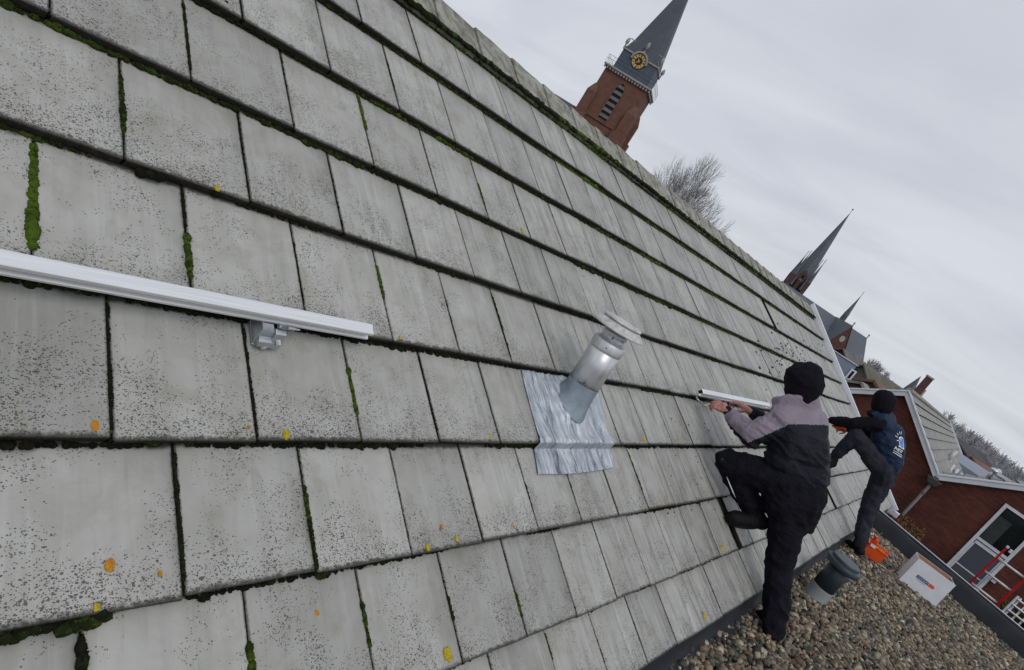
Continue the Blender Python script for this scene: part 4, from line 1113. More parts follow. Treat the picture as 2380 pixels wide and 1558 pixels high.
#PART3
# ================================================================== clock tower church
class Frame:
    def __init__(s,az,d,rot=0):
        a=radians(az); s.c=Vector((cos(a)*d,sin(a)*d,0)); q=a+radians(rot)
        s.f=Vector((cos(q),sin(q),0)); s.r=Vector((sin(q),-cos(q),0))
    def __call__(s,x,y,z): return s.c+s.r*x+s.f*y+Vector((0,0,z))
def fbox(mb,T,x0,x1,y0,y1,z0,z1,tx=0,ty=0):
    mb.hexa([T(x0,y0,z0),T(x1,y0,z0),T(x1,y1,z0),T(x0,y1,z0)],[T(x0+tx,y0+ty,z1),T(x1-tx,y0+ty,z1),T(x1-tx,y1-ty,z1),T(x0+tx,y1-ty,z1)])
k=.9
T=Frame(38.95,94,-11)
tower=empty('clock_tower_church',T(0,0,GROUND),'brick church tower with a clock, white balustrade and tall grey spire behind the roof ridge','church')
hw=3.36
mb=MB(); fbox(mb,T,-hw,hw,-hw,hw,GROUND,15.55); 
for sx in (-1,1):
    for sy in (-1,1):                     # stepped angle buttresses
        fbox(mb,T,sx*hw-.85 if sx>0 else -hw-.55,sx*hw+.55 if sx>0 else -hw+.85,sy*hw-.55,sy*hw+.55,GROUND,11.9)
        cx0=sx*(hw-.15)
        mb.hexa([T(cx0-.70,sy*hw-.55,11.9),T(cx0+.70,sy*hw-.55,11.9),T(cx0+.70,sy*hw+.55,11.9),T(cx0-.70,sy*hw+.55,11.9)],[T(cx0-.25,sy*(hw-.1)-.1,13.1),T(cx0+.25,sy*(hw-.1)-.1,13.1),T(cx0+.25,sy*(hw-.1)+.1,13.1),T(cx0-.25,sy*(hw-.1)+.1,13.1)])
        fbox(mb,T,cx0-1.0,cx0+1.0,sy*hw-.85,sy*hw+.85,GROUND,9.0)
for (z0_,z1_,e) in ((9.0,9.35,.16),(7.9,8.2,.3)):
    fbox(mb,T,-hw-e,hw+e,-hw-e,hw+e,z0_,z1_)
fbox(mb,T,-.9,-.6,-hw-.1,-hw,13.9,15.5) if False else None
mb.build('wall',M['brick_tower'],tower)
mb=MB()                                   # brick hood round the belfry opening
def arch(w,zb_,zs,zt_,n=9,x0=0):
    pts=[(x0-w,zb_)]; 
    for i in range(n+1): t=i/n; pts.append((x0-w*(1-t**1.0)*cos(t*.55)/1 if False else x0-w*sqrt(max(0,1-t**1.55)), zs+(zt_-zs)*t))
    for i in range(n,-1,-1): t=i/n; pts.append((x0+w*sqrt(max(0,1-t**1.55)), zs+(zt_-zs)*t))
    pts.append((x0+w,zb_)); return pts
A0=arch(.86,9.3,13.4,15.05); A1=arch(.66,9.5,13.4,14.75)
vs=[T(x,-hw-.10,z) for x,z in A0]+[T(x,-hw-.10,z) for x,z in A1]+[T(x,-hw+.0,z) for x,z in A0]+[T(x,-hw+.05,z) for x,z in A1]
n=len(A0); fs=[(i,i+1,n+i+1,n+i) for i in range(n-1)]+[(i,2*n+i,2*n+i+1,i+1) for i in range(n-1)]+[(n+i,n+i+1,3*n+i+1,3*n+i) for i in range(n-1)]
mb.add(vs,fs); wf=mb.build('belfry_window',M['brick_tower'],tower)
mb=MB(); mb.poly([T(x,-hw-.02,z) for x,z in A1]); mb.build('dark_opening',M['black'],wf)
mb=MB()
for i in range(6):
    z=9.75+i*.86; ww=.66 if z<13.3 else .56
    mb.hexa([T(-ww,-hw-.09,z),T(ww,-hw-.09,z),T(ww,-hw-.02,z+.42),T(-ww,-hw-.02,z+.42)],[T(-ww,-hw-.085,z+.05),T(ww,-hw-.085,z+.05),T(ww,-hw-.015,z+.47),T(-ww,-hw-.015,z+.47)])
mb.build('louvre',M['louvre'],wf)
mb=MB(); e=.42
fbox(mb,T,-hw-.12,hw+.12,-hw-.12,hw+.12,15.55,15.75); fbox(mb,T,-hw-e,hw+e,-hw-e,hw+e,15.76,15.98)
for i in range(17):
    x=-hw-.2+i*(2*hw+.4)/16
    fbox(mb,T,x-.11,x+.11,-hw-.30,-hw-.11,15.40,15.74); fbox(mb,T,hw+.11,hw+.30,x-.11,x+.11,15.40,15.74)
mb.build('cornice',M['stone'],tower)
mb=MB(); 
for z in (16.6,17.05):
    for (xa,ya,xb2,yb) in ((-hw-e,-hw-e,hw+e,-hw-e),(hw+e,-hw-e,hw+e,hw+e),(-hw-e,-hw-e,-hw-e,hw+e)): mb.tube([T(xa,ya,z),T(xb2,yb,z)],.022,4)
for i in range(9):
    x=-hw-e+i*(2*(hw+e))/8
    for (xx,yy) in ((x,-hw-e),(hw+e,x),(-hw-e,x)): mb.tube([T(xx,yy,16.1),T(xx,yy,17.1)],.022,4)
mb.build('railing',M['clock_black'],tower)
hd=2.72
mb=MB(); fbox(mb,T,-hd,hd,-hd,hd,16.1,18.75); mb.build('clock_storey',M['slate_blue'],tower)
mb=MB(); e2=.14
for (x0_,x1_) in ((-hd-e2,-1.2),(1.2,hd+e2)): fbox(mb,T,x0_,x1_,-hd-e2,-hd+.1,18.75,18.95)
fbox(mb,T,hd-.1,hd+e2,-hd+.11,hd+e2,18.75,18.95); fbox(mb,T,-hd-e2,-hd+.1,-hd+.11,hd+e2,18.75,18.95)
# round hood over the clock
vs=[];fs=[];n=20
for i in range(n+1):
    a=pi*(1+.06)*i/n-.03*pi
    for (r,yy) in ((1.02,-hd-.32),(1.24,-hd-.32),(1.24,-hd+.3),(1.02,-hd+.3)): vs.append(T(cos(a)*r,yy,18.30+sin(a)*r*1.02))
for i in range(n):
    for j in range(4): fs.append((i*4+j,i*4+(j+1)%4,(i+1)*4+(j+1)%4,(i+1)*4+j))
mb.add(vs,fs); fbox(mb,T,-.13,.13,-hd-.25,-hd+.0,19.52,19.75)
for s_ in (-1,1):                         # pale edges of the broaches
    mb.tube([T(s_*(hd+.05),-hd-.05,18.95),T(s_*(hd-1.15),-hd+.55,20.25)],.075,4); mb.tube([T(s_*(hd+.05),-hd-.05,18.95),T(s_*(hd-.1),-hd+.3,20.4)],.07,4)
    mb.tube([T(s_*(hd-.1),-hd+.3,20.4),T(s_*(hd-1.15),-hd+.55,20.25)],.06,4)
mb.build('white_moulding',M['stone'],tower)
for (x,y,z) in ((0,-hd-.1,19.75),(hd+.05,-hd-.05,19.0),(-hd-.05,-hd-.05,19.0),(hd+.05,hd,19.0)):
    mb=MB(); lathe(mb,T(x,y,z),(0,0,1),[(.08,0),(.10,.35),(.24,.55),(.26,.85),(.14,1.15),(.02,1.3)],10); mb.build('finial',M['stone'],tower,smooth=True)
mb=MB(); apx=T(0,0,32.2); 
# spire: square base chamfered into an octagon
b_=[]; h1=18.9
sq=hd-.02; cc=.95
ring0=[(-sq,-sq),(sq,-sq),(sq,sq),(-sq,sq)]
oct_=[(-sq+cc,-sq+.22),(sq-cc,-sq+.22),(sq-.22,-sq+cc),(sq-.22,sq-cc),(sq-cc,sq-.22),(-sq+cc,sq-.22),(-sq+.22,sq-cc),(-sq+.22,-sq+cc)]
o2=[T(x*.93,y*.93,20.6) for x,y in oct_]; o0=[T(x,y,h1) for x,y in ring0]
vs=o0+o2+[apx]; fs=[(4+i,4+(i+1)%8,12) for i in range(8)]
fs+=[(0,1,5,4),(1,2,7,6),(2,3,9,8),(3,0,11,10),(1,6,5),(2,8,7),(3,10,9),(0,4,11)]
mb.add(vs,fs); mb.build('spire',M['slate'],tower)
# dial
dc=T(0,-hd-.02,18.30)
def disk(mb,r0,r1,yy,a0=0,a1=2*pi,n=40,zc=18.30):
    vs=[];fs=[]
    for i in range(n+1):
        a=a0+(a1-a0)*i/n
        vs+= [T(cos(a)*r0,yy,zc+sin(a)*r0),T(cos(a)*r1,yy,zc+sin(a)*r1)]
    for i in range(n): fs.append((2*i,2*i+1,2*i+3,2*i+2))
    mb.add(vs,fs)
mb=MB(); disk(mb,.0,.99,-hd-.10); dial=mb.build('clock_face',M['clock_black'],tower)
mb=MB(); disk(mb,.55,.93,-hd-.13); ringo=mb.build('gold_ring',M['gold'],dial)
for i in range(12):
    mb=MB(); a=2*pi*i/12+pi/2; wd=.11
    for q in ([0,1,2][: (1 if i%3 else 2)]):
        disk(mb,.62,.87,-hd-.145,a-wd+q*.14,a+wd*.25+q*.14,3)
    mb.build('numeral',M['clock_black'],dial)
mb=MB()
def hand(ang,l,wd): 
    a=radians(90-ang); d=(cos(a),sin(a)); p=(-d[1]*wd,d[0]*wd)
    mb.add([T(-d[0]*.15+p[0],-hd-.17,18.3-d[1]*.15+p[1]),T(-d[0]*.15-p[0],-hd-.17,18.3-d[1]*.15-p[1]),T(d[0]*l,-hd-.17,18.3+d[1]*l)],[(0,1,2)])
hand(218,.62,.10); hand(322,.46,.12); mb.build('clock_hand',M['gold'],dial)
# nave roof glimpsed at its left foot
mb=MB(); 
mb.prism([T(-hw-.5,1,9.5),T(-hw-.5,-2.5,6.7),T(-hw-.5,4.5,6.7)],T.r*-5.0); mb.build('nave_roof',M['slate_blue'],tower)
mb=MB(); fbox(mb,T,-hw-5.4,-hw-.4,-2.3,4.3,GROUND,6.7); mb.build('nave_wall',M['brick_tower'],tower)

# ================================================================== big far church
S_=1.6
def ap(px,py,d): return atD(px,py,d)
def hz(px,py,d): return atD(px,py,d).z
ch=None
T=Frame(17.6,312,8)
bigc=empty('far_cathedral',T(0,0,GROUND),'distant brick church with needle spire, pinnacles, long slate nave and thin roof turret','church')
# tower
tw=3.7
mb=MB(); fbox(mb,T,-tw,tw,-tw,tw,GROUND,19.5)
for sx in (-1,1):
    for sy in (-1,1): fbox(mb,T,sx*tw-.9,sx*tw+.9,sy*tw-.9,sy*tw+.9,GROUND,19.8)
# gabled faces
for a in range(4):
    q=[T(-2.6,-tw-.1,19.5),T(2.6,-tw-.1,19.5),T(0,-tw-.1,24.0)] if a==0 else [T(2.6,tw+.1,19.5),T(-2.6,tw+.1,19.5),T(0,tw+.1,24.0)] if a==1 else [T(tw+.1,-2.6,19.5),T(tw+.1,2.6,19.5),T(tw+.1,0,24)] if a==2 else [T(-tw-.1,2.6,19.5),T(-tw-.1,-2.6,19.5),T(-tw-.1,0,24)]
    mb.poly(q)
mb.build('tower_wall',M['brick_church'],bigc)
mb=MB()
for x in (-1.3,1.3): mb.poly([T(x-.55,-tw-.16,12),T(x+.55,-tw-.16,12),T(x+.55,-tw-.16,17.5),T(x,-tw-.16,18.8),T(x-.55,-tw-.16,17.5)])
mb.poly([T(-.7,-tw-.16,19.8),T(.7,-tw-.16,19.8),T(.7,-tw-.16,20.8),T(0,-tw-.16,21.6),T(-.7,-tw-.16,20.8)])
mb.build('belfry_opening',M['black'],bigc)
def cone(mb,c,r,z0_,z1_,n=8,ph=pi/8):
    vs=[c+Vector((cos(ph+2*pi*i/n)*r,sin(ph+2*pi*i/n)*r,z0_)) for i in range(n)]+[c+Vector((0,0,z1_))]
    mb.add(vs,[(i,(i+1)%n,n) for i in range(n)]+[tuple(range(n))[::-1]])
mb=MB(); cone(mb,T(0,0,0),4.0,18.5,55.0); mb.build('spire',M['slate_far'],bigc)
mb=MB(); lathe(mb,T(0,0,53.5),(0,0,1),[(.10,0),(.09,2.2),(.3,2.4),(.3,2.8),(.05,3.0)],8); mb.build('finial',M['clock_black'],bigc)
mb=MB()
for sx in (-1,1):
    for sy in (-1,1):
        cone(mb,T(sx*tw,sy*tw,0),1.05,19.4,31.0,6); mb.tube([T(sx*tw,sy*tw,30),T(sx*tw,sy*tw,32.2)],.12,4)
for (x,y) in ((-2.3,-4.2),(2.3,-4.2),(4.2,0),(-4.2,-1)): cone(mb,T(x,y,0),.6,15,25.5,5)
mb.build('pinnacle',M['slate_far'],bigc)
# nave from the tower to the apse
P0=ap(1850,668,305); P1=ap(2015,786,338); zr=13.9; P0.z=zr; P1.z=zr
ax=(P1-P0); ax.z=0; nl=ax.length; ax.normalize(); sd2=Vector((ax.y,-ax.x,0)); 
if sd2.dot(Vector((-1,0,0)))<0: sd2=-sd2          # towards the viewer
def Q(u,v,z): p=P0+ax*u+sd2*v; return Vector((p.x,p.y,z))
hwN=8.0; ze=3.2
mb=MB()
mb.quad(Q(-8,hwN,ze),Q(nl,hwN,ze),Q(nl,0,zr),Q(-8,0,zr)); mb.quad(Q(-8,-hwN,ze),Q(nl,-hwN,ze),Q(nl,0,zr),Q(-8,0,zr))
mb.add([Q(nl,0,zr),Q(nl,hwN,ze),Q(nl+4.5,3.2,ze)],[(0,1,2)]); mb.add([Q(nl,0,zr),Q(nl+4.5,3.2,ze),Q(nl+4.5,-3.2,ze)],[(0,1,2)]); mb.add([Q(nl,0,zr),Q(nl+4.5,-3.2,ze),Q(nl,-hwN,ze)],[(0,1,2)])
mb.build('nave_roof',M['slate_far'],bigc)
mb=MB(); 
pl_=[(-8,hwN-.4),(nl,hwN-.4),(nl+4.1,3.0),(nl+4.1,-3.0),(nl,-hwN+.4),(-8,-hwN+.4)]
for i in range(6): a=pl_[i]; b=pl_[(i+1)%6]; mb.quad(Q(a[0],a[1],GROUND),Q(b[0],b[1],GROUND),Q(b[0],b[1],ze+.1),Q(a[0],a[1],ze+.1))
mb.build('nave_wall',M['brick_church'],bigc)
# transept gable
gv=11.5; az_g=atan2(ap(1982,757,325).y,ap(1982,757,325).x); gu=min([q*.25 for q in range(0,200)],key=lambda u:abs(atan2(Q(u,gv,0).y,Q(u,gv,0).x)-az_g))
ga=5.3
mb=MB(); mb.add([Q(gu-ga,gv,ze),Q(gu+ga,gv,ze),Q(gu,gv,zr+.2),Q(gu-ga,gv,GROUND),Q(gu+ga,gv,GROUND)],[(0,1,2),(3,4,1,0)])
mb.quad(Q(gu+ga,gv,GROUND),Q(gu+ga,hwN-.5,GROUND),Q(gu+ga,hwN-.5,ze),Q(gu+ga,gv,ze)); mb.quad(Q(gu-ga,gv,GROUND),Q(gu-ga,hwN-.5,GROUND),Q(gu-ga,hwN-.5,ze),Q(gu-ga,gv,ze))
mb.build('transept_gable',M['brick_church'],bigc)
mb=MB(); mb.quad(Q(gu-ga-.3,gv+.3,ze-.2),Q(gu-ga-.3,0,ze-.2),Q(gu,0,zr+.3),Q(gu,gv+.3,zr+.3)); mb.quad(Q(gu+ga+.3,gv+.3,ze-.2),Q(gu+ga+.3,0,ze-.2),Q(gu,0,zr+.3),Q(gu,gv+.3,zr+.3))
mb.build('transept_roof',M['slate_far'],bigc)
mb=MB(); 
for i in range(16):
    a=2*pi*i/16; a2=2*pi*(i+1)/16; mb.add([Q(gu,gv+.15,7),Q(gu+cos(a)*1.5,gv+.15,7+sin(a)*1.5),Q(gu+cos(a2)*1.5,gv+.15,7+sin(a2)*1.5)],[(0,1,2)])
mb.build('rose_window',M['stone'],bigc)
fu=(ap(1957,746,325)-P0).dot(ax)
mb=MB(); mb.tube([Q(fu,0,zr-1),Q(fu,0,zr+3.2)],1.0,8); 
for i in range(8): a=pi/8+i*pi/4; c=Q(fu,0,0)+Vector((cos(a)*1.15,sin(a)*1.15,0)); mb.tube([c+Vector((0,0,zr+.5)),c+Vector((0,0,zr+4.6))],[.16,.03],4)
cone(mb,Q(fu,0,0),1.25,zr+3.0,zr+14.6); mb.tube([Q(fu,0,zr+13.5),Q(fu,0,zr+16.2)],.10,4)
mb.build('roof_turret',M['slate_far'],bigc)
mb=MB(); 
for u in (nl,gu,): mb=MB(); mb.tube([Q(u,0 if u==nl else gv,zr),Q(u,0 if u==nl else gv,zr+2.2)],[.25,.12],5); mb.tube([Q(u-.6,0 if u==nl else gv,zr+1.5),Q(u+.6,0 if u==nl else gv,zr+1.5)],.15,4); mb.build('gable_cross',M['clock_black'],bigc)

# ================================================================== other buildings far away
def building(name,label,a,b,zr_,ze_,depth,mroof,mwall,group=None,wins=(),cat='building'):
    """gabled block: ridge from a to b (points), eaves in front at depth/2 lower"""
    a=Vector((a.x,a.y,0)); b=Vector((b.x,b.y,0)); ax=(b-a).normalized(); L_=(b-a).length; sd_=Vector((ax.y,-ax.x,0))
    if sd_.dot(-a)<0: sd_=-sd_
    e=empty(name,(a+b)/2+Vector((0,0,GROUND)),label,cat,group); h=depth/2
    def q(u,v,z): p=a+ax*u+sd_*v; return Vector((p.x,p.y,z))
    mb=MB(); o_=.35
    mb.hexa([q(-o_,h+o_,ze_-.25),q(L_+o_,h+o_,ze_-.25),q(L_+o_,0,zr_-.12),q(-o_,0,zr_-.12)],[q(-o_,h+o_,ze_-.1),q(L_+o_,h+o_,ze_-.1),q(L_+o_,0,zr_+.03),q(-o_,0,zr_+.03)])
    mb.hexa([q(-o_,-h-o_,ze_-.25),q(L_+o_,-h-o_,ze_-.25),q(L_+o_,-.02,zr_-.13),q(-o_,-.02,zr_-.13)],[q(-o_,-h-o_,ze_-.1),q(L_+o_,-h-o_,ze_-.1),q(L_+o_,-.02,zr_+.02),q(-o_,-.02,zr_+.02)])
    r=mb.build('roof',mroof,e)
    mb=MB(); mb.prism([q(0,h,GROUND),q(0,h,ze_-.1),q(0,0,zr_-.15),q(0,-h,ze_-.1),q(0,-h,GROUND)],ax*L_); mb.build('wall',mwall,e)
    return e,q,r
A_=ap(1962,812,75); B_=ap(2100,911,95); 
e,q_,rf=building('long_roof_building','building with a long plain grey-brown roof, between the slate church and the bare treetops',A_,B_,(A_.z+B_.z)/2+.15,-3.6,12,M['old_roof'],M['brick_church'])
mb=MB(); mb.tube([q_(27,0,1.3),q_(27,0,2.4)],[.25,.2],6); mb.build('chimney',M['stone'],rf)
A_=ap(2013,848,62); B_=ap(2090,905,70)
building('mossy_roof_building','lower building with a mossy brown roof in front of the long plain roof',A_,B_,(A_.z+B_.z)/2,-3.8,10,M['old_roof2'],M['old_roof'])
# blue-grey clad block
T=Frame(10.2,42,10); 
gb=empty('clad_block',T(0,0,GROUND),'flat roofed blue-grey clad block with one small white window beyond the white verge board','building')
zt0=hz(1992,851,42)
mb=MB(); xr=(ap(1992,851,42)-T.c).dot(T.r)
fbox(mb,T,-5.5,xr,0,7,GROUND,zt0); mb.build('wall',M['cladding'],gb)
mb=MB(); fbox(mb,T,-5.6,xr+.06,-.06,7.05,zt0+.002,zt0+.06); mb.build('roof_edge',M['white_dirty'],gb)
wc=atD(1980,873,41.6); xx=(wc-T.c).dot(T.r)
mb=MB(); fbox(mb,T,xx-.17,xx+.17,-.08,.0,wc.z-.33,wc.z+.33); wn=mb.build('window',M['white'],gb)
mb=MB(); fbox(mb,T,xx-.07,xx+.07,-.10,-.079,wc.z-.25,wc.z+.25); mb.build('pane',M['glass'],wn)
# low sheds between it and the brick house
for i,(px0,py0,px1,py1,d,lab,mat_) in enumerate(((2003,892,2026,898,36,'low shed with a corrugated pale roof beside the blue-grey block','roofcourse'),(2030,893,2066,897,38,'low shed with a reddish tiled roof behind the left gable of the brick house','red_roof'))):
    a=ap(px0,py0,d); b=ap(px1,py1,d+3); building('garden_shed',lab,a,b,(a.z+b.z)/2,(a.z+b.z)/2-.35,1.1,M[mat_],M['old_roof2'],'low sheds beyond the brick house',cat='shed')
# thin dark spire and the brick factory chimney
T=Frame(6.02,150,10); zb_=hz(2113,906,150)-2; zt_=hz(2141.5,874,150)
sp_=empty('small_spire',T(0,0,GROUND),'small dark pointed spire just left of the square brick chimney','spire')
mb=MB(); fbox(mb,T,-1.3,1.3,-1.3,1.3,GROUND,zb_); mb.build('tower_wall',M['slate_far'],sp_)
mb=MB(); cone(mb,T(0,0,0),1.45,zb_,zt_,4,.3); mb.build('spire',M['slate_far'],sp_)
T=Frame(5.49,70,15); zt_=hz(2163,877,70)
cm=empty('factory_chimney',T(0,0,GROUND),'tall square brick chimney with a pale rim rising above the brick house gable','chimney')
mb=MB(); fbox(mb,T,-.30,.30,-.30,.30,GROUND,zt_-.1,.03,.03); mb.build('shaft',M['brick_church'],cm)
mb=MB(); fbox(mb,T,-.31,.31,-.31,.31,zt_-.099,zt_+.05); mb.build('rim',M['stone'],cm)
# houses right of the grey slope
a=ap(2222,1012,70); b=ap(2283,1056,76); building('row_house','dark roofed brick row house below the bare trees at the right',a,b,(a.z+b.z)/2,-2.4,9,M['dark_roof'],M['brick_dark'],'houses below the bare trees')
a=ap(2251,1066,52); b=ap(2298,1080,60); building('row_house','small house with a reddish roof behind the blue-grey flat roof',ap(2268,1058,62),ap(2305,1076,66),-1.0,-2.3,5,M['red_roof'],M['brick_church'],'houses below the bare trees')
T=Frame(-.6,44,6)
br_=empty('flat_roof_extension',T(0,0,GROUND),'pale blue-grey flat roofed extension with a dark end box behind the right gable','building')
za=hz(2290,1086,44)
mb=MB(); mb.hexa([T(-1.3,-2.6,GROUND),T(.95,-2.6,GROUND),T(1.3,2.6,GROUND),T(-1.5,2.6,GROUND)],[T(-1.3,-2.6,-1.28),T(.95,-2.6,-1.28),T(1.3,2.6,-.93),T(-1.5,2.6,-.93)]); mb.build('roof',M['blue_roof'],br_)
mb=MB(); fbox(mb,T,1.32,2.15,-1.2,2.0,GROUND,-.62); mb.build('end_box',M['navy_wall'],br_)
T=Frame(.7,30,0)
gh=empty('glass_lean_to',T(0,0,GROUND),'grey ribbed lean-to roof tucked behind the verge of the far grey roof','lean-to')
mb=MB()
for i in range(7):
    x=-.75+i*.2; mb.hexa([T(x,-2,-1.42-i*.012),T(x+.09,-2,-1.42-i*.012),T(x+.09,2.5,-1.0-i*.06),T(x,2.5,-1.0-i*.06)],[T(x,-2,-1.36-i*.012),T(x+.09,-2,-1.36-i*.012),T(x+.09,2.5,-.94-i*.06),T(x,2.5,-.94-i*.06)])
mb.build('rib',M['steel'],gh)
mb=MB(); fbox(mb,T,-.8,.7,-2,2.5,GROUND,-1.5); mb.build('wall',M['navy_wall'],gh)

# ================================================================== bare trees
def bare_tree(name,base,height,crown_r,seed,rmin,mat_t,mat_c,levels=6,label=None,group=None,cat='tree',split=(3,4),first=.30,up=.15,seglen=.34,limbs=6,flare=0):
    rr=random.Random(seed)
    e=empty(name,base,label,cat,group)
    tk=MB(); cr_=MB()
    H=height
    def grow(p,d,l,r,lv):
        n=3; pts=[p]; q=p; dd=d
        for i in range(n):
            dd=(dd+Vector((rr.gauss(0,.12),rr.gauss(0,.12),rr.gauss(0,.08)+.05*up))).normalized(); q=q+dd*(l/n); pts.append(q)
        r2=max(r*.62,rmin*.8)
        mb=tk if lv>=levels-1 else cr_
        if lv>=levels-1: mb.tube(pts,[r,r*.9,r*.8,r2],7,False)
        else: mb.tube(pts,[max(r,rmin),max(r*.85,rmin),max(r*.72,rmin),max(r2,rmin*.7)],3 if lv<levels-2 else 5,False)
        if lv<=0: return
        k_=rr.randint(*split) if lv<levels else limbs
        for i in range(k_):
            a=rr.uniform(0,2*pi) if lv<levels else 2*pi*i/limbs+rr.uniform(-.4,.4); ang=rr.uniform(.22,.62) if lv<levels else (.25+.75*((i*5)%limbs)/limbs)
            o=dd.orthogonal().normalized(); o2=dd.cross(o)
            nd=(dd*cos(ang)+(o*cos(a)+o2*sin(a))*sin(ang)); nd=(nd+Vector((0,0,up*.35))).normalized()
            st=pts[rr.choice((2,3,3))] if lv<levels else pts[-1]*(1)-(dd*l*rr.uniform(0,.35))
            grow(st,nd,l*rr.uniform(.62,.88) if lv<levels else H*seglen*rr.uniform(.8,1.05),r2*rr.uniform(.65,.85),lv-1)
    grow(Vector(base),Vector((rr.gauss(0,.03),rr.gauss(0,.03),1)),H*first,H*.022,levels)
    zt=max(v.z for v in cr_.v); kz=height/(zt-base[2]); rr_=sorted(hypot(v.x-base[0],v.y-base[1]) for v in cr_.v)[int(len(cr_.v)*.97)]; kx=crown_r/rr_
    for m_ in (tk,cr_):
        for v in m_.v: g_=kx*(1+flare*(v.z-base[2])*kz/height); v.x=base[0]+(v.x-base[0])*g_; v.y=base[1]+(v.y-base[1])*g_; v.z=base[2]+(v.z-base[2])*kz
    tk.build('trunk',mat_t,e); cr_.build('crown',mat_c,e)
    return e
tb_=Vector((cos(radians(28.9))*62,sin(radians(28.9))*62,0)); 
bare_tree('bare_tree',(tb_.x,tb_.y,GROUND),14.8,4.0,21,.0120,M['bark_main'],M['bark_main'],6,'large bare round-crowned tree rising behind the roof ridge, right of the clock tower',split=(3,4),first=.20,seglen=.25,limbs=11,flare=.25)
proto=[]
for s_ in (11,12,13):
    proto.append(bare_tree('bare_tree',(140,0,GROUND),11.5,4.6,s_,.075,M['bark_haze'],M['bark_haze'],5,'x','bare trees along the skyline',split=(3,5),first=.25,seglen=.29))
spots=[(2187,952,120),(2203,968,118),(2220,984,112),(2232,990,104),(2246,998,100),(2258,1006,96),(2270,1016,94),(2281,1026,96),(2293,1036,92),(2306,1046,90),(2318,1054,88),(2331,1064,88),(2342,1074,84),(2353,1085,84),(2366,1093,80),(2378,1102,80),(2396,1116,78),(2030,838,190),(2046,858,185),(2062,872,190)]
labs={0:'leftmost pale bare tree over the left gable',17:'faint bare tree beside the slate church apse',18:'faint bare tree above the long plain roof',19:'small faint bare tree above the right end of the long plain roof'}
ords=['tenth','second','third','fourth','fifth','sixth','seventh','eighth','ninth']
names=['leftmost','second from the left','third from the left','fourth from the left','fifth from the left','sixth from the left','seventh from the left','eighth from the left','ninth from the left','ninth from the right','eighth from the right','seventh from the right','sixth from the right','fifth from the right','fourth from the right','third from the right','rightmost one in view']
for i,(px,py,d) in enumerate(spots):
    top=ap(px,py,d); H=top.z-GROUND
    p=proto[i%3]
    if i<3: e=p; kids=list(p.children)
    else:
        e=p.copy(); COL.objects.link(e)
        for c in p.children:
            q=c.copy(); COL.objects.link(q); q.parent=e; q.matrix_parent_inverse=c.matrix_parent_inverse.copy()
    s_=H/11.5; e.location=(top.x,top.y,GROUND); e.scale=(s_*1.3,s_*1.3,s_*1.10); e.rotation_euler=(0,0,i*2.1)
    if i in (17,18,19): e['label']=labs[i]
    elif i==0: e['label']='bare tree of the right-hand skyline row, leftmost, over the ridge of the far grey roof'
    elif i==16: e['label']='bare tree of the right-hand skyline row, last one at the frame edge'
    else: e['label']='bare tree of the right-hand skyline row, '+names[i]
for p in proto:                            # the empties were built around world positions
    pass
# far scrub closing the horizon
wd=MB()
rr=random.Random(9)
for i in range(900):
    az=rr.uniform(-8,14); d=rr.uniform(150,230); r=rr.uniform(1.2,3.2)
    a=radians(az); wd.blob((cos(a)*d,sin(a)*d,GROUND+rr.uniform(0,2.0)),(r,r,r*.8),1,.25)
tag(wd.build('far_woods',M['twig_green'],None,smooth=False),kind='stuff',label='low grey-green scrub along the horizon',cat='woods')

#PART4
# ================================================================== people
def hull_mesh(bm, spheres, sub=2):
    V0=ICO[sub][0]; vs=[]
    for c,r in spheres:
        if not hasattr(r,'__len__'): r=(r,r,r)
        for v in V0: vs.append(bm.verts.new((c.x+v.x*r[0],c.y+v.y*r[1],c.z+v.z*r[2])))
    res=bmesh.ops.convex_hull(bm,input=vs,use_existing_faces=False)
    junk=[g for g in res['geom_interior'] if isinstance(g,bmesh.types.BMVert)]+[g for g in res['geom_unused'] if isinstance(g,bmesh.types.BMVert)]
    if junk: bmesh.ops.delete(bm,geom=list(set(junk)),context='VERTS')
def body_mesh(name, hulls, voxel, mats, parent, smooth=4, wr=None, mat_fn=None):
    bm=bmesh.new()
    for h in hulls:
        b2=bmesh.new(); hull_mesh(b2,[(Pt(c),r) for c,r in h]); tmp=bpy.data.meshes.new('t'); b2.to_mesh(tmp); b2.free(); bm.from_mesh(tmp); bpy.data.meshes.remove(tmp)
    me=bpy.data.meshes.new(name); bm.to_mesh(me); bm.free()
    o=bpy.data.objects.new(name,me); COL.objects.link(o)
    m=o.modifiers.new('r','REMESH'); m.mode='VOXEL'; m.voxel_size=voxel; m.adaptivity=0
    s=o.modifiers.new('s','SMOOTH'); s.factor=.6; s.iterations=smooth
    dg=bpy.context.evaluated_depsgraph_get(); dg.update()
    nm=bpy.data.meshes.new_from_object(o.evaluated_get(dg)); bpy.data.objects.remove(o); nm.name=name
    if wr:
        nr=[v.normal.copy() for v in nm.vertices]
        for v,n_ in zip(nm.vertices,nr): v.co=v.co+n_*wr(v.co)
        nm.update()
    nm.materials.clear()
    for m_ in (mats if isinstance(mats,(list,tuple)) else [mats]): nm.materials.append(m_)
    if mat_fn:
        for p in nm.polygons: p.material_index=mat_fn(p.center,p.normal)
    return link(name,nm,parent,smooth=True)
def folds(amp,sx,sy,sz,seed=0,sharp=True,a2=.3):
    def f(c):
        q=Vector((c.x*sx+seed,c.y*sy,c.z*sz)); q+=Vector((noise.noise(q*.7),noise.noise(q*.7+Vector((5,5,5))),0))*.8
        n_=noise.noise(q); r=(1-abs(n_)*2.6) if sharp else n_
        return amp*(r-.35)+amp*a2*noise.noise(q*3.1)
    return f
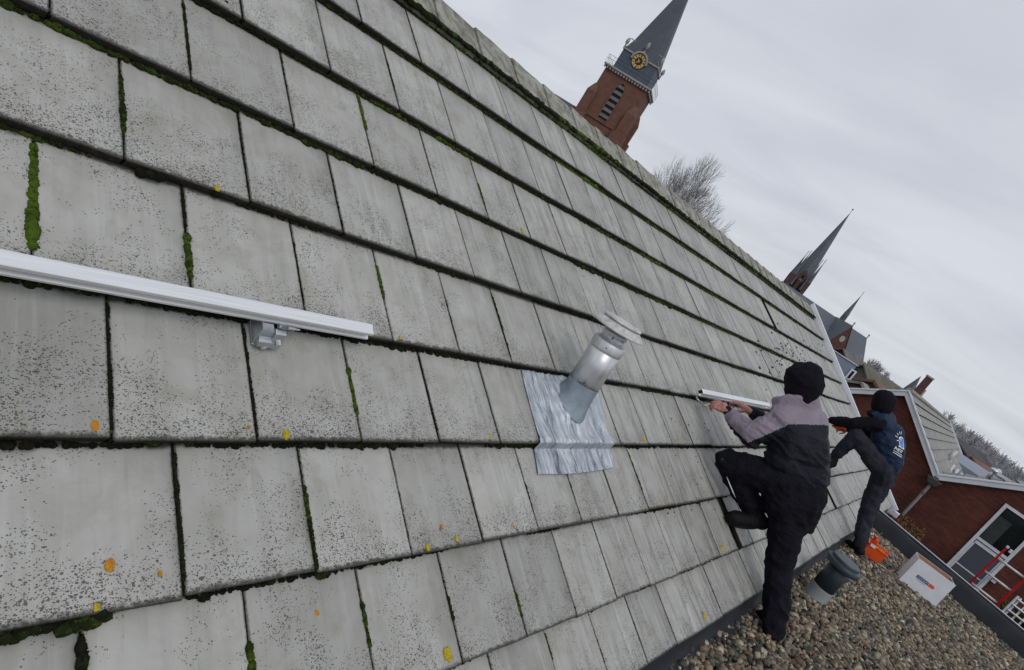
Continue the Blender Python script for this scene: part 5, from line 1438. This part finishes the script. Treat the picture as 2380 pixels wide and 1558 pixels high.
def hand(wrist,palm,back,curl=(.5,.9,.7),side=1,s=1.0,thumb=(.5,.3),spread=.10):
    """capsule hulls for a hand: palm, four fingers of different lengths, thumb from the side near the wrist"""
    d=(palm-wrist).normalized(); b=(back-d*back.dot(d)).normalized(); w_=d.cross(b)*side
    H=[]; pc=wrist+d*.052*s
    kn=[]
    for i,(o_,l) in enumerate(((.033,.92),(.011,.97),(-.011,.94),(-.031,.86))):
        kn.append(wrist+d*(.098*l)*s+w_*o_*s)
    H.append([(wrist,.026*s),(wrist+d*.02*s,.027*s)])
    H.append([(wrist+d*.012*s+w_*.014*s,.020*s),(wrist+d*.012*s-w_*.014*s,.020*s),(kn[0],.0125*s),(kn[3],.0115*s),(kn[1],.0135*s)])
    lens=((.042,.026,.021),(.046,.030,.022),(.043,.028,.021),(.034,.021,.019))
    for i,k_ in enumerate(kn):
        dd=(d+w_*spread*(1.5-i)).normalized(); p=k_; r=.0098 if i<3 else .0086; ang=0
        for j,l in enumerate(lens[i]):
            ang+=curl[j]*(1+.12*i)
            v=(dd*cos(ang)-b*sin(ang)).normalized(); q=p+v*l*s
            H.append([(p,r*s),(q,(r-.0009)*s)]); p=q; r-=.0008
    p=wrist+d*.022*s+w_*.024*s; v1=(d*.75+w_*.75-b*thumb[0]).normalized(); q=p+v1*.045*s
    H.append([(p,.016*s),(q,.0125*s)]); v2=(d*1.0+w_*.15-b*thumb[1]*2).normalized(); q2=q+v2*.032*s; H.append([(q,.0118*s),(q2,.0105*s)])
    v3=(d+w_*-.1-b*thumb[1]*2.6).normalized(); H.append([(q2,.0105*s),(q2+v3*.026*s,.009*s)])
    return H
# ------------------------------------------------------------- first man
e1=Pt((1795,1485,4.83)); 
man=empty('person',Vector((4.85,.2,ZG)),'man in black hood and grey jacket holding the rail, one foot on the tiles','person')
wrL=Pt((1689,955,4.83)); paL=Pt((1664,941,4.84)); wrR=Pt((1743,958,5.12)); paR=Pt((1718,936,5.12))
hL=hand(wrL,paL+Vector((0,.01,.0)),Vector((-.75,-.25,.65)),(.35,.75,.6),1,1.08,(.35,.3))
hR=hand(wrR,paR,Vector((-.55,-.1,.8))*-1+Vector((.2,0,0)),(.25,.6,.5),1,1.05,(.2,.1)) if False else hand(wrR,paR,Vector((-.2,-.45,.85)),(.4,.8,.6),-1,1.08,(.9,.4))
hc=Pt((1868,888,4.92))
facing=Vector((.45,.85,-.15)).normalized(); sidev=facing.cross(Vector((0,0,1))).normalized(); upv=sidev.cross(facing)
H=[]
def hd_(f,s_,u): return hc+facing*f+sidev*s_+upv*u
H+=[[(hd_(-.01,0,.02),(.088,.088,.10)),(hd_(.03,0,-.05),.062)],[(hd_(.05,0,-.075),.040),(hd_(.055,0,-.09),.034)],[(hd_(.088,0,-.01),.012),(hd_(.107,0,-.03),.013)],
    [(hd_(.09,.0,-.062),.010),(hd_(.088,.015,-.062),.009),(hd_(.088,-.015,-.062),.009)],[(hd_(.075,.030,.005),.014),(hd_(.075,.024,.004),.013)],[(hd_(.075,-.030,.005),.014),(hd_(.075,-.024,.004),.013)],
    [(hd_(.0,.086,-.01),.014),(hd_(.0,.088,-.035),.011)],[(hd_(.0,-.086,-.01),.014),(hd_(.0,-.088,-.035),.011)],
    [(hd_(-.01,0,-.05),.060),(Pt((1858,945,4.92)),.062)]]
JL=dict(sh=(1822,975,4.78),el=(1744,1008,4.68)); JR=dict(sh=(1893,984,5.03),el=(1803,990,5.22))
H+=[[(Pt((1858,945,4.92)),.06),(Pt((1822,975,4.78)),.06),(Pt((1893,984,5.03)),.06)],
    [(Pt((1822,975,4.78)),.055),(Pt((1893,984,5.03)),.06),(Pt((1840,1060,4.88)),.07),(Pt((1875,1065,4.97)),.07)],
    [(Pt((1840,1060,4.88)),.07),(Pt((1875,1065,4.97)),.07),(Pt((1822,1130,4.87)),.07),(Pt((1862,1145,4.98)),.07)],
    [(Pt(JL['sh']),.055),(Pt(JL['el']),.042)],[(Pt(JL['el']),.042),(wrL,.029)],[(Pt(JR['sh']),.055),(Pt(JR['el']),.042)],[(Pt(JR['el']),.042),(wrR,.029)],
    [(Pt((1820,1128,4.87)),.06),(Pt((1694,1078,4.78)),.045)],[(Pt((1694,1078,4.78)),.045),(Pt((1754,1188,4.92)),.036)],
    [(Pt((1856,1165,4.98)),.07),(Pt((1818,1290,4.96)),.055)],[(Pt((1818,1290,4.96)),.062),(Pt((1796,1440,4.88)),.042)],
    [(Pt((1754,1188,4.92)),.034),(Pt((1762,1214,4.95)),.03),(Pt((1712,1210,4.79)),.022)],[(Pt((1796,1440,4.88)),.036),(Pt((1795,1474,4.88)),.034),(Pt((1772,1432,4.98)),.028)]]
H+=hL+hR
body_mesh('body',H,.0052,M['skin'],man,3)
# jacket
yk=[Pt(q) for q in ((1935,989,5.05),(1837,986,4.80),(1739,1029,4.66),(1684,977,4.80))]
def jfn(c,n_):
    # line of the yoke carried on along the sleeve
    ys=[(p.y,p.z) for p in yk]; z=None
    if (c-wrL).length<.062 or (c-wrR).length<.075: return 1
    if c.x>5.07 and c.y>1.02: return 0 if (n_.z>.55 and (c-wrR).length>.11) else 1
    y=c.y*(4.8/c.x); zz=c.z*(4.8/c.x)
    ysn=[(p.y*4.8/p.x,p.z*4.8/p.x) for p in yk]
    if y<=ysn[1][0]: z=ysn[0][1]+(ysn[1][1]-ysn[0][1])*(y-ysn[0][0])/(ysn[1][0]-ysn[0][0])
    elif y<=ysn[2][0]: z=ysn[1][1]+(ysn[2][1]-ysn[1][1])*(y-ysn[1][0])/(ysn[2][0]-ysn[1][0])
    else: z=ysn[2][1]+(ysn[3][1]-ysn[2][1])*(y-ysn[2][0])/(ysn[3][0]-ysn[2][0])
    return 0 if zz>z else 1
J=[[((1812,970,4.77),.086),((1898,975,5.03),.080),((1855,958,4.90),.075)],
   [((1812,970,4.77),.086),((1898,978,5.03),.082),((1838,1020,4.82),.125),((1881,1022,4.99),.132)],
   [((1838,1020,4.82),.125),((1881,1022,4.99),.132),((1822,1064,4.84),.135),((1880,1070,4.98),.138)],
   [((1822,1064,4.84),.135),((1880,1070,4.98),.138),((1826,1096,4.86),.135),((1878,1110,4.97),.140)],
   [((1826,1096,4.86),.130),((1878,1110,4.97),.136),((1836,1100,4.88),.11),((1893,1124,4.98),.075)],
   [((1812,974,4.76),.088),((1780,998,4.71),.088),((1748,1013,4.67),.082)],[((1800,1000,4.76),.085),((1752,1018,4.68),.075)],[((1746,1012,4.67),.083),((1722,990,4.73),.075)],[((1722,990,4.73),.074),((1697,964,4.81),.047)],
   [((1697,962,4.81),.043),((1691,957,4.825),.040)],
   [((1895,982,5.04),.080),((1806,992,5.22),.068)],[((1806,992,5.22),.066),((1751,961,5.13),.046)],
   [((1800,931,4.81),.020),((1822,926,4.775),.018),((1852,923,4.80),.018),((1880,923,4.87),.018),((1899,927,4.97),.020),((1870,915,5.08),.02),((1812,950,4.80),.05),((1893,952,5.0),.05)]]
fj=folds(.017,5,4,15,1.3); fa=folds(.015,11,9,9,4.0)
def jw(c):
    s_=min(1,max(0,(-.50-c.z)/.10))                # the upper back lies smooth
    arm=1 if (c.x<4.80 and c.y>1.05) or c.y>1.12 else 0
    return fa(c)*.9 if arm else fj(c)*(.18+.95*s_)
body_mesh('jacket',J,.0105,[M['jacket_grey'],M['jacket_black']],man,3,jw,jfn)
hoodo=body_mesh('hood',[[(hd_(.0,0,.005),(.150,.150,.135)),(hd_(-.02,0,-.06),.118)],[(Pt((1893,862,4.93)),.035),(hd_(0,0,.03),.13)],[(hd_(-.01,0,-.06),.105),(Pt((1864,920,4.94)),.095)]],.010,M['hood'],man,5,folds(.011,9,9,7,8,True,.25))
T_=[[((1818,1122,4.85),.140),((1868,1148,4.98),.158),((1868,1100,4.97),.12),((1830,1095,4.86),.12)],
    [((1816,1120,4.85),.138),((1868,1150,4.98),.158),((1816,1170,4.90),.135),((1854,1176,5.0),.160)],
    [((1816,1124,4.84),.135),((1748,1094,4.79),.122),((1696,1076,4.765),.098)],
    [((1690,1070,4.755),.092),((1698,1086,4.765),.100)],
    [((1698,1084,4.765),.100),((1722,1130,4.82),.098)],[((1722,1130,4.82),.098),((1746,1172,4.89),.080),((1755,1194,4.92),.070)],
    [((1822,1172,4.91),.130),((1854,1176,5.0),.150),((1826,1232,4.97),.122)],[((1826,1232,4.97),.122),((1814,1300,4.95),.107)],[((1814,1300,4.95),.105),((1806,1390,4.91),.094)],
    [((1806,1390,4.91),.093),((1798,1446,4.87),.092)],[((1798,1446,4.87),.090),((1797,1464,4.87),.080)]]
ft=folds(.013,8,8,10,2.0,True,.3)
body_mesh('trousers',T_,.0105,M['trouser'],man,3,ft)
def boot(name,ankle,heel,toe,parent,r=.047,down=Vector((0,0,-1))):
    a=Pt(ankle);h=Pt(heel);t=Pt(toe); m=h.lerp(t,.55); d=(t-h).normalized()
    o=body_mesh(name,[[(a,r*1.08),(h,r)],[(a,r),(h,r*.95),(m,r*.82)],[(h,r*.9),(m,r*.85),(t,(r*.95))],[(h-d*.012,r*.98),(a+(h-a)*.5,r)]],.008,M['boot'],parent,3,folds(.003,24,24,24,1))
    mb=MB(); s_=d.cross(down).normalized(); dn=s_.cross(d).normalized()
    if dn.dot(down)<0: dn=-dn
    out_=[]
    for i in range(18):
        q=2*pi*i/18; c=h.lerp(t,.5); L2=(t-h).length/2+r*.9; w_=r*(.86+.1*cos(q)); out_.append(c+d*(cos(q)*L2)+s_*(sin(q)*w_)+dn*(r*.72))
    mb.prism(out_,dn*.022); mb.build('sole',M['rubber'],o)
    return o
boot('boot',(1757,1196,4.92),(1768,1214,4.95),(1706,1203,4.76),man,.058,-NV)
boot('boot',(1794,1455,4.88),(1796,1474,4.89),(1768,1432,5.0),man,.052)
mb=MB(); pts=[Pt(q) for q in ((1689,1108,4.672),(1696,1126,4.69),(1703,1143,4.715),(1710,1158,4.75))]
mb.tube(pts,[.001,.004,.0045,.001],6); mb.build('reflective_piping',M['print_white'],man,smooth=True)
mb=MB(); c=Pt((1675,1066,4.668)); mb.box(c,(.004,.010,.018)); mb.box(c+Vector((0,-.012,.004)),(.004,.012,.005)); mb.build('knee_badge',M['louvre'],man)
# tool pouch hanging at the right hip
body_mesh('tool_pouch',[[((1893,1192,5.06),.030),((1902,1196,5.08),.022),((1872,1232,5.04),.020),((1886,1238,5.06),.014)],[((1890,1190,5.06),.03),((1880,1210,5.05),.035)]],.008,M['boot'],man,2,folds(.004,20,20,20,6))

# ------------------------------------------------------------- second man
man2=empty('person',Vector((8.85,.2,ZG)),'man in black beanie and navy vest with white printing, reaching over the far tiles','person')
X2=8.85
h2=Pt((2051,934,X2)); 
f2=Vector((.25,.95,-.12)).normalized(); s2=f2.cross(Vector((0,0,1))).normalized(); u2=s2.cross(f2)
def hd2(f,s_,u): return h2+f2*f+s2*s_+u2*u
H=[[(hd2(-.01,0,.02),(.09,.09,.10)),(hd2(.03,0,-.05),.062)],[(hd2(.05,0,-.075),.04),(hd2(.055,0,-.09),.034)],[(hd2(.09,0,-.01),.012),(hd2(.108,0,-.03),.013)],
   [(hd2(.0,.088,-.01),.014),(hd2(.0,.09,-.035),.011)],[(hd2(.0,-.088,-.01),.014),(hd2(.0,-.09,-.035),.011)],[(hd2(.09,.014,-.062),.009),(hd2(.09,-.014,-.062),.009)],
   [(hd2(-.01,0,-.05),.06),(Pt((2050,968,X2)),.062)],
   [(Pt((2050,968,X2)),.055),(Pt((2044,987,8.76)),.05),(Pt((2068,990,8.97)),.05)],
   [(Pt((2050,990,8.8)),.045),(Pt((2066,990,8.95)),.045),(Pt((2062,1060,X2)),.07)],[(Pt((2060,1060,X2)),.08),(Pt((2056,1098,X2)),.07)],
   [(Pt((2052,1096,8.80)),.06),(Pt((1990,1014,8.62)),.045)],[(Pt((1988,1012,8.6)),.055),(Pt((1938,1062,8.72)),.04)],
   [(Pt((2050,1105,8.95)),.07),(Pt((2018,1185,8.93)),.05)],[(Pt((2018,1185,8.93)),.06),(Pt((2001,1258,8.86)),.042)],
   [(Pt((1938,1062,8.72)),.036),(Pt((1930,1078,8.78)),.03)],[(Pt((2001,1258,8.86)),.036),(Pt((1992,1278,8.86)),.03)]]
wr2=Pt((1934,978,8.86)); pa2=Pt((1920,977,8.9)); el2=Pt((1984,984,8.62)); wrB=Pt((1972,998,9.05)); paB=Pt((1960,996,9.02))
H+=[[(Pt((2040,985,8.7)),.055),(el2,.042)],[(el2,.042),(wr2,.03)],[(Pt((2070,990,9.0)),.05),(Pt((2022,1006,9.2)),.038)],[(Pt((2022,1006,9.2)),.036),(wrB,.027)]]
H+=hand(wr2,pa2,Vector((-.6,-.3,.7)),(.4,.8,.6),1)+hand(wrB,paB,Vector((-.5,-.2,.8)),(.5,.9,.7),-1)
body_mesh('body',H,.0062,M['skin'],man2,3)
body_mesh('beanie',[[(hd2(-.01,0,.035),(.142,.142,.125)),(hd2(-.025,0,-.03),.132)],[(hd2(-.02,0,-.03),.125),(hd2(-.02,0,-.06),.118)]],.012,M['hood'],man2,4,folds(.003,30,30,5,8))
body_mesh('sweater',[[((2044,985,8.68),.086),((1984,985,8.60),.080)],[((1984,985,8.60),.080),((1934,978,8.86),.056)],
   [((2070,990,9.02),.085),((2020,1007,9.2),.078)],[((2020,1007,9.2),.076),((1976,999,9.05),.052)],[((2018,960,8.7),.030),((2058,960,8.95),.04),((2050,975,8.85),.08)]],.012,M['hood'],man2,3,folds(.010,9,9,9,3))
V2=[[((2046,975,8.70),.075),((2066,972,8.98),.075),((2056,1000,X2),.13)],
    [((2056,1000,X2),.13),((2072,1008,8.93),.140),((2070,1040,8.92),.165)],
    [((2048,1010,8.8),.11),((2062,1040,X2),.18),((2072,1030,8.93),.155),((2066,1072,8.9),.155)],
    [((2052,1050,8.8),.12),((2066,1072,8.9),.155),((2070,1086,8.9),.115),((2056,1074,8.85),.11)],
    [((2030,962,8.7),.028),((2068,958,8.98),.03),((2050,975,8.84),.08)]]
vest=body_mesh('vest',V2,.0115,M['vest'],man2,3,folds(.009,4,5,13,6))
body_mesh('trousers',[[((2052,1092,8.78),.12),((2062,1090,8.98),.125),((2050,1118,8.92),.13)],
    [((2050,1092,8.80),.13),((2012,1045,8.68),.108),((1990,1012,8.61),.094)],[((1990,1012,8.6),.088),((1962,1040,8.66),.078)],[((1962,1040,8.66),.078),((1940,1062,8.72),.062)],
    [((2050,1115,8.92),.13),((2030,1155,8.93),.115)],[((2030,1155,8.93),.112),((2016,1192,8.92),.098)],[((2016,1192,8.92),.096),((2003,1240,8.88),.085)],[((2003,1240,8.88),.085),((1999,1262,8.87),.078)]],.0115,M['trouser_grey'],man2,3,folds(.010,8,8,9,12))
boot('boot',(1938,1066,8.73),(1934,1078,8.76),(1914,1072,8.55),man2,.052)
boot('boot',(1998,1262,8.87),(1998,1280,8.87),(1974,1264,8.95),man2,.055)
# print on the back of the vest: sun, blue oval, letters, bars, wrapped on the cloth
def wrap_print(name,me_parts,mat,off=.004):
    pass
def cam_basis(px,py,x):
    c=Pt((px,py,x)); return c
bk=Pt((2093,1012,X2)); 
pn=Vector((-.62,-.78,.08)).normalized()       # outward direction of the printed area
pu=(Vector((0,0,1))-pn*pn.z).normalized(); px_=pu.cross(pn)*1.0
if px_.dot(Vector((0,-1,0)))<0: px_=-px_
O_=Pt((2076,1028,X2-.1))
def shrink(o,off=.004):
    m=o.modifiers.new('w','SHRINKWRAP'); m.target=vest; m.wrap_method='PROJECT'; m.use_project_z=False; m.offset=off
    return o
from mathutils.bvhtree import BVHTree
bvh=BVHTree.FromPolygons([v.co.copy() for v in vest.data.vertices],[tuple(p.vertices) for p in vest.data.polygons])
def wrapmesh(name,vs,fs,mat,parent,off=.004):
    out_=[]
    for (a,b) in vs:
        a=a*.84+.012; b=b*.84
        p=O_+px_*a+pu*b; hit=bvh.ray_cast(p+pn*.5,-pn,1.2)
        out_.append((hit[0]+pn*off) if hit[0] is not None else p)
    me=bpy.data.meshes.new(name); me.from_pydata([tuple(v) for v in out_],[],fs); me.update(); me.materials.append(mat); return link(name,me,parent)
class PB:
    def __init__(s): s.v=[]; s.f=[]
    def strip(s,x0,x1,z0,z1,nx=8,nz=2,sk=0):
        b=len(s.v)
        for i in range(nx+1):
            for j in range(nz+1): u=i/nx; s.v.append((x0+(x1-x0)*u,z0+(z1-z0)*j/nz))
        for i in range(nx):
            for j in range(nz): s.f.append((b+i*(nz+1)+j,b+(i+1)*(nz+1)+j,b+(i+1)*(nz+1)+j+1,b+i*(nz+1)+j+1))
    def line(s,pts,w_):
        for a,c in zip(pts[:-1],pts[1:]):
            d=Vector((c[0]-a[0],c[1]-a[1])); l=d.length; d/=l; n_=Vector((-d.y,d.x))*w_/2; k_=max(1,int(l/.012)); b=len(s.v)
            for i in range(k_+1):
                t=i/k_; p=Vector(a)+d*(l*t); s.v+= [(p.x+n_.x,p.y+n_.y),(p.x-n_.x,p.y-n_.y)]
            for i in range(k_): s.f.append((b+2*i,b+2*i+1,b+2*i+3,b+2*i+2))
    def oval(s,cx_,cz_,rx,rz,n=18):
        b=len(s.v); s.v.append((cx_,cz_))
        for ring in (.5,1):
            for i in range(n): s.v.append((cx_+cos(2*pi*i/n)*rx*ring,cz_+sin(2*pi*i/n)*rz*ring))
        for i in range(n): s.f.append((b,b+1+i,b+1+(i+1)%n)); s.f.append((b+1+i,b+1+n+i,b+1+n+(i+1)%n,b+1+(i+1)%n))
P_=PB(); X_=-.015
lh=.044; z0_=-.075
def letter(ch,x):
    w_=.036; t=.011
    if ch=='M': P_.line([(x,z0_),(x,z0_+lh)],t); P_.line([(x,z0_+lh),(x+.022,z0_+.012)],t); P_.line([(x+.022,z0_+.012),(x+.044,z0_+lh)],t); P_.line([(x+.044,z0_+lh),(x+.044,z0_)],t); return .058
    if ch=='E':
        P_.line([(x,z0_),(x,z0_+lh)],t)
        for q in (.005,lh/2,lh-.005): P_.line([(x,z0_+q),(x+.03,z0_+q)],t*.85)
        return .044
    if ch=='R': P_.line([(x,z0_),(x,z0_+lh)],t); P_.line([(x,z0_+lh-.005),(x+.026,z0_+lh-.005),(x+.030,z0_+lh*.7),(x+.024,z0_+lh*.48),(x,z0_+lh*.48)],t*.85); P_.line([(x+.012,z0_+lh*.48),(x+.032,z0_)],t); return .046
xx=X_
for c_ in 'MER': xx+=letter(c_,xx)
P_.strip(X_+.002,xx+.03,-.098,-.090,12,1); P_.strip(X_+.012,xx+.03,-.124,-.114,12,1)
P_.strip(X_+.03,xx+.0,z0_+lh+.020,z0_+lh+.034,10,1)
for a_ in (100,125,150,175,200):
    a_=radians(a_); c_=(X_+.10,.085); P_.line([(c_[0]+cos(a_)*.066,c_[1]+sin(a_)*.075),(c_[0]+cos(a_)*.098,c_[1]+sin(a_)*.107)],.009)
wp=wrapmesh('back_print',P_.v,P_.f,M['print_white'],vest)
P_=PB(); P_.oval(X_+.10,.055,.058,.072); wrapmesh('print_ring',P_.v,P_.f,M['print_white'],vest,.004)
P_=PB(); P_.oval(X_+.10,.055,.048,.062); wrapmesh('print_oval',P_.v,P_.f,M['print_blue'],vest,.006)
# orange tool in his hand
mb=MB(); a=Pt((1962,999,8.95)); b=Pt((1933,989,8.9)); mb.tube([a,a.lerp(b,.35),a.lerp(b,.7),b],[.034,.036,.026,.008],10)
tl=mb.build('hand_tool',M['orange'],None,smooth=True); tag(tl,'orange pointed hand tool held by the man in the navy vest','hand tool')
print('DONE BUILD')
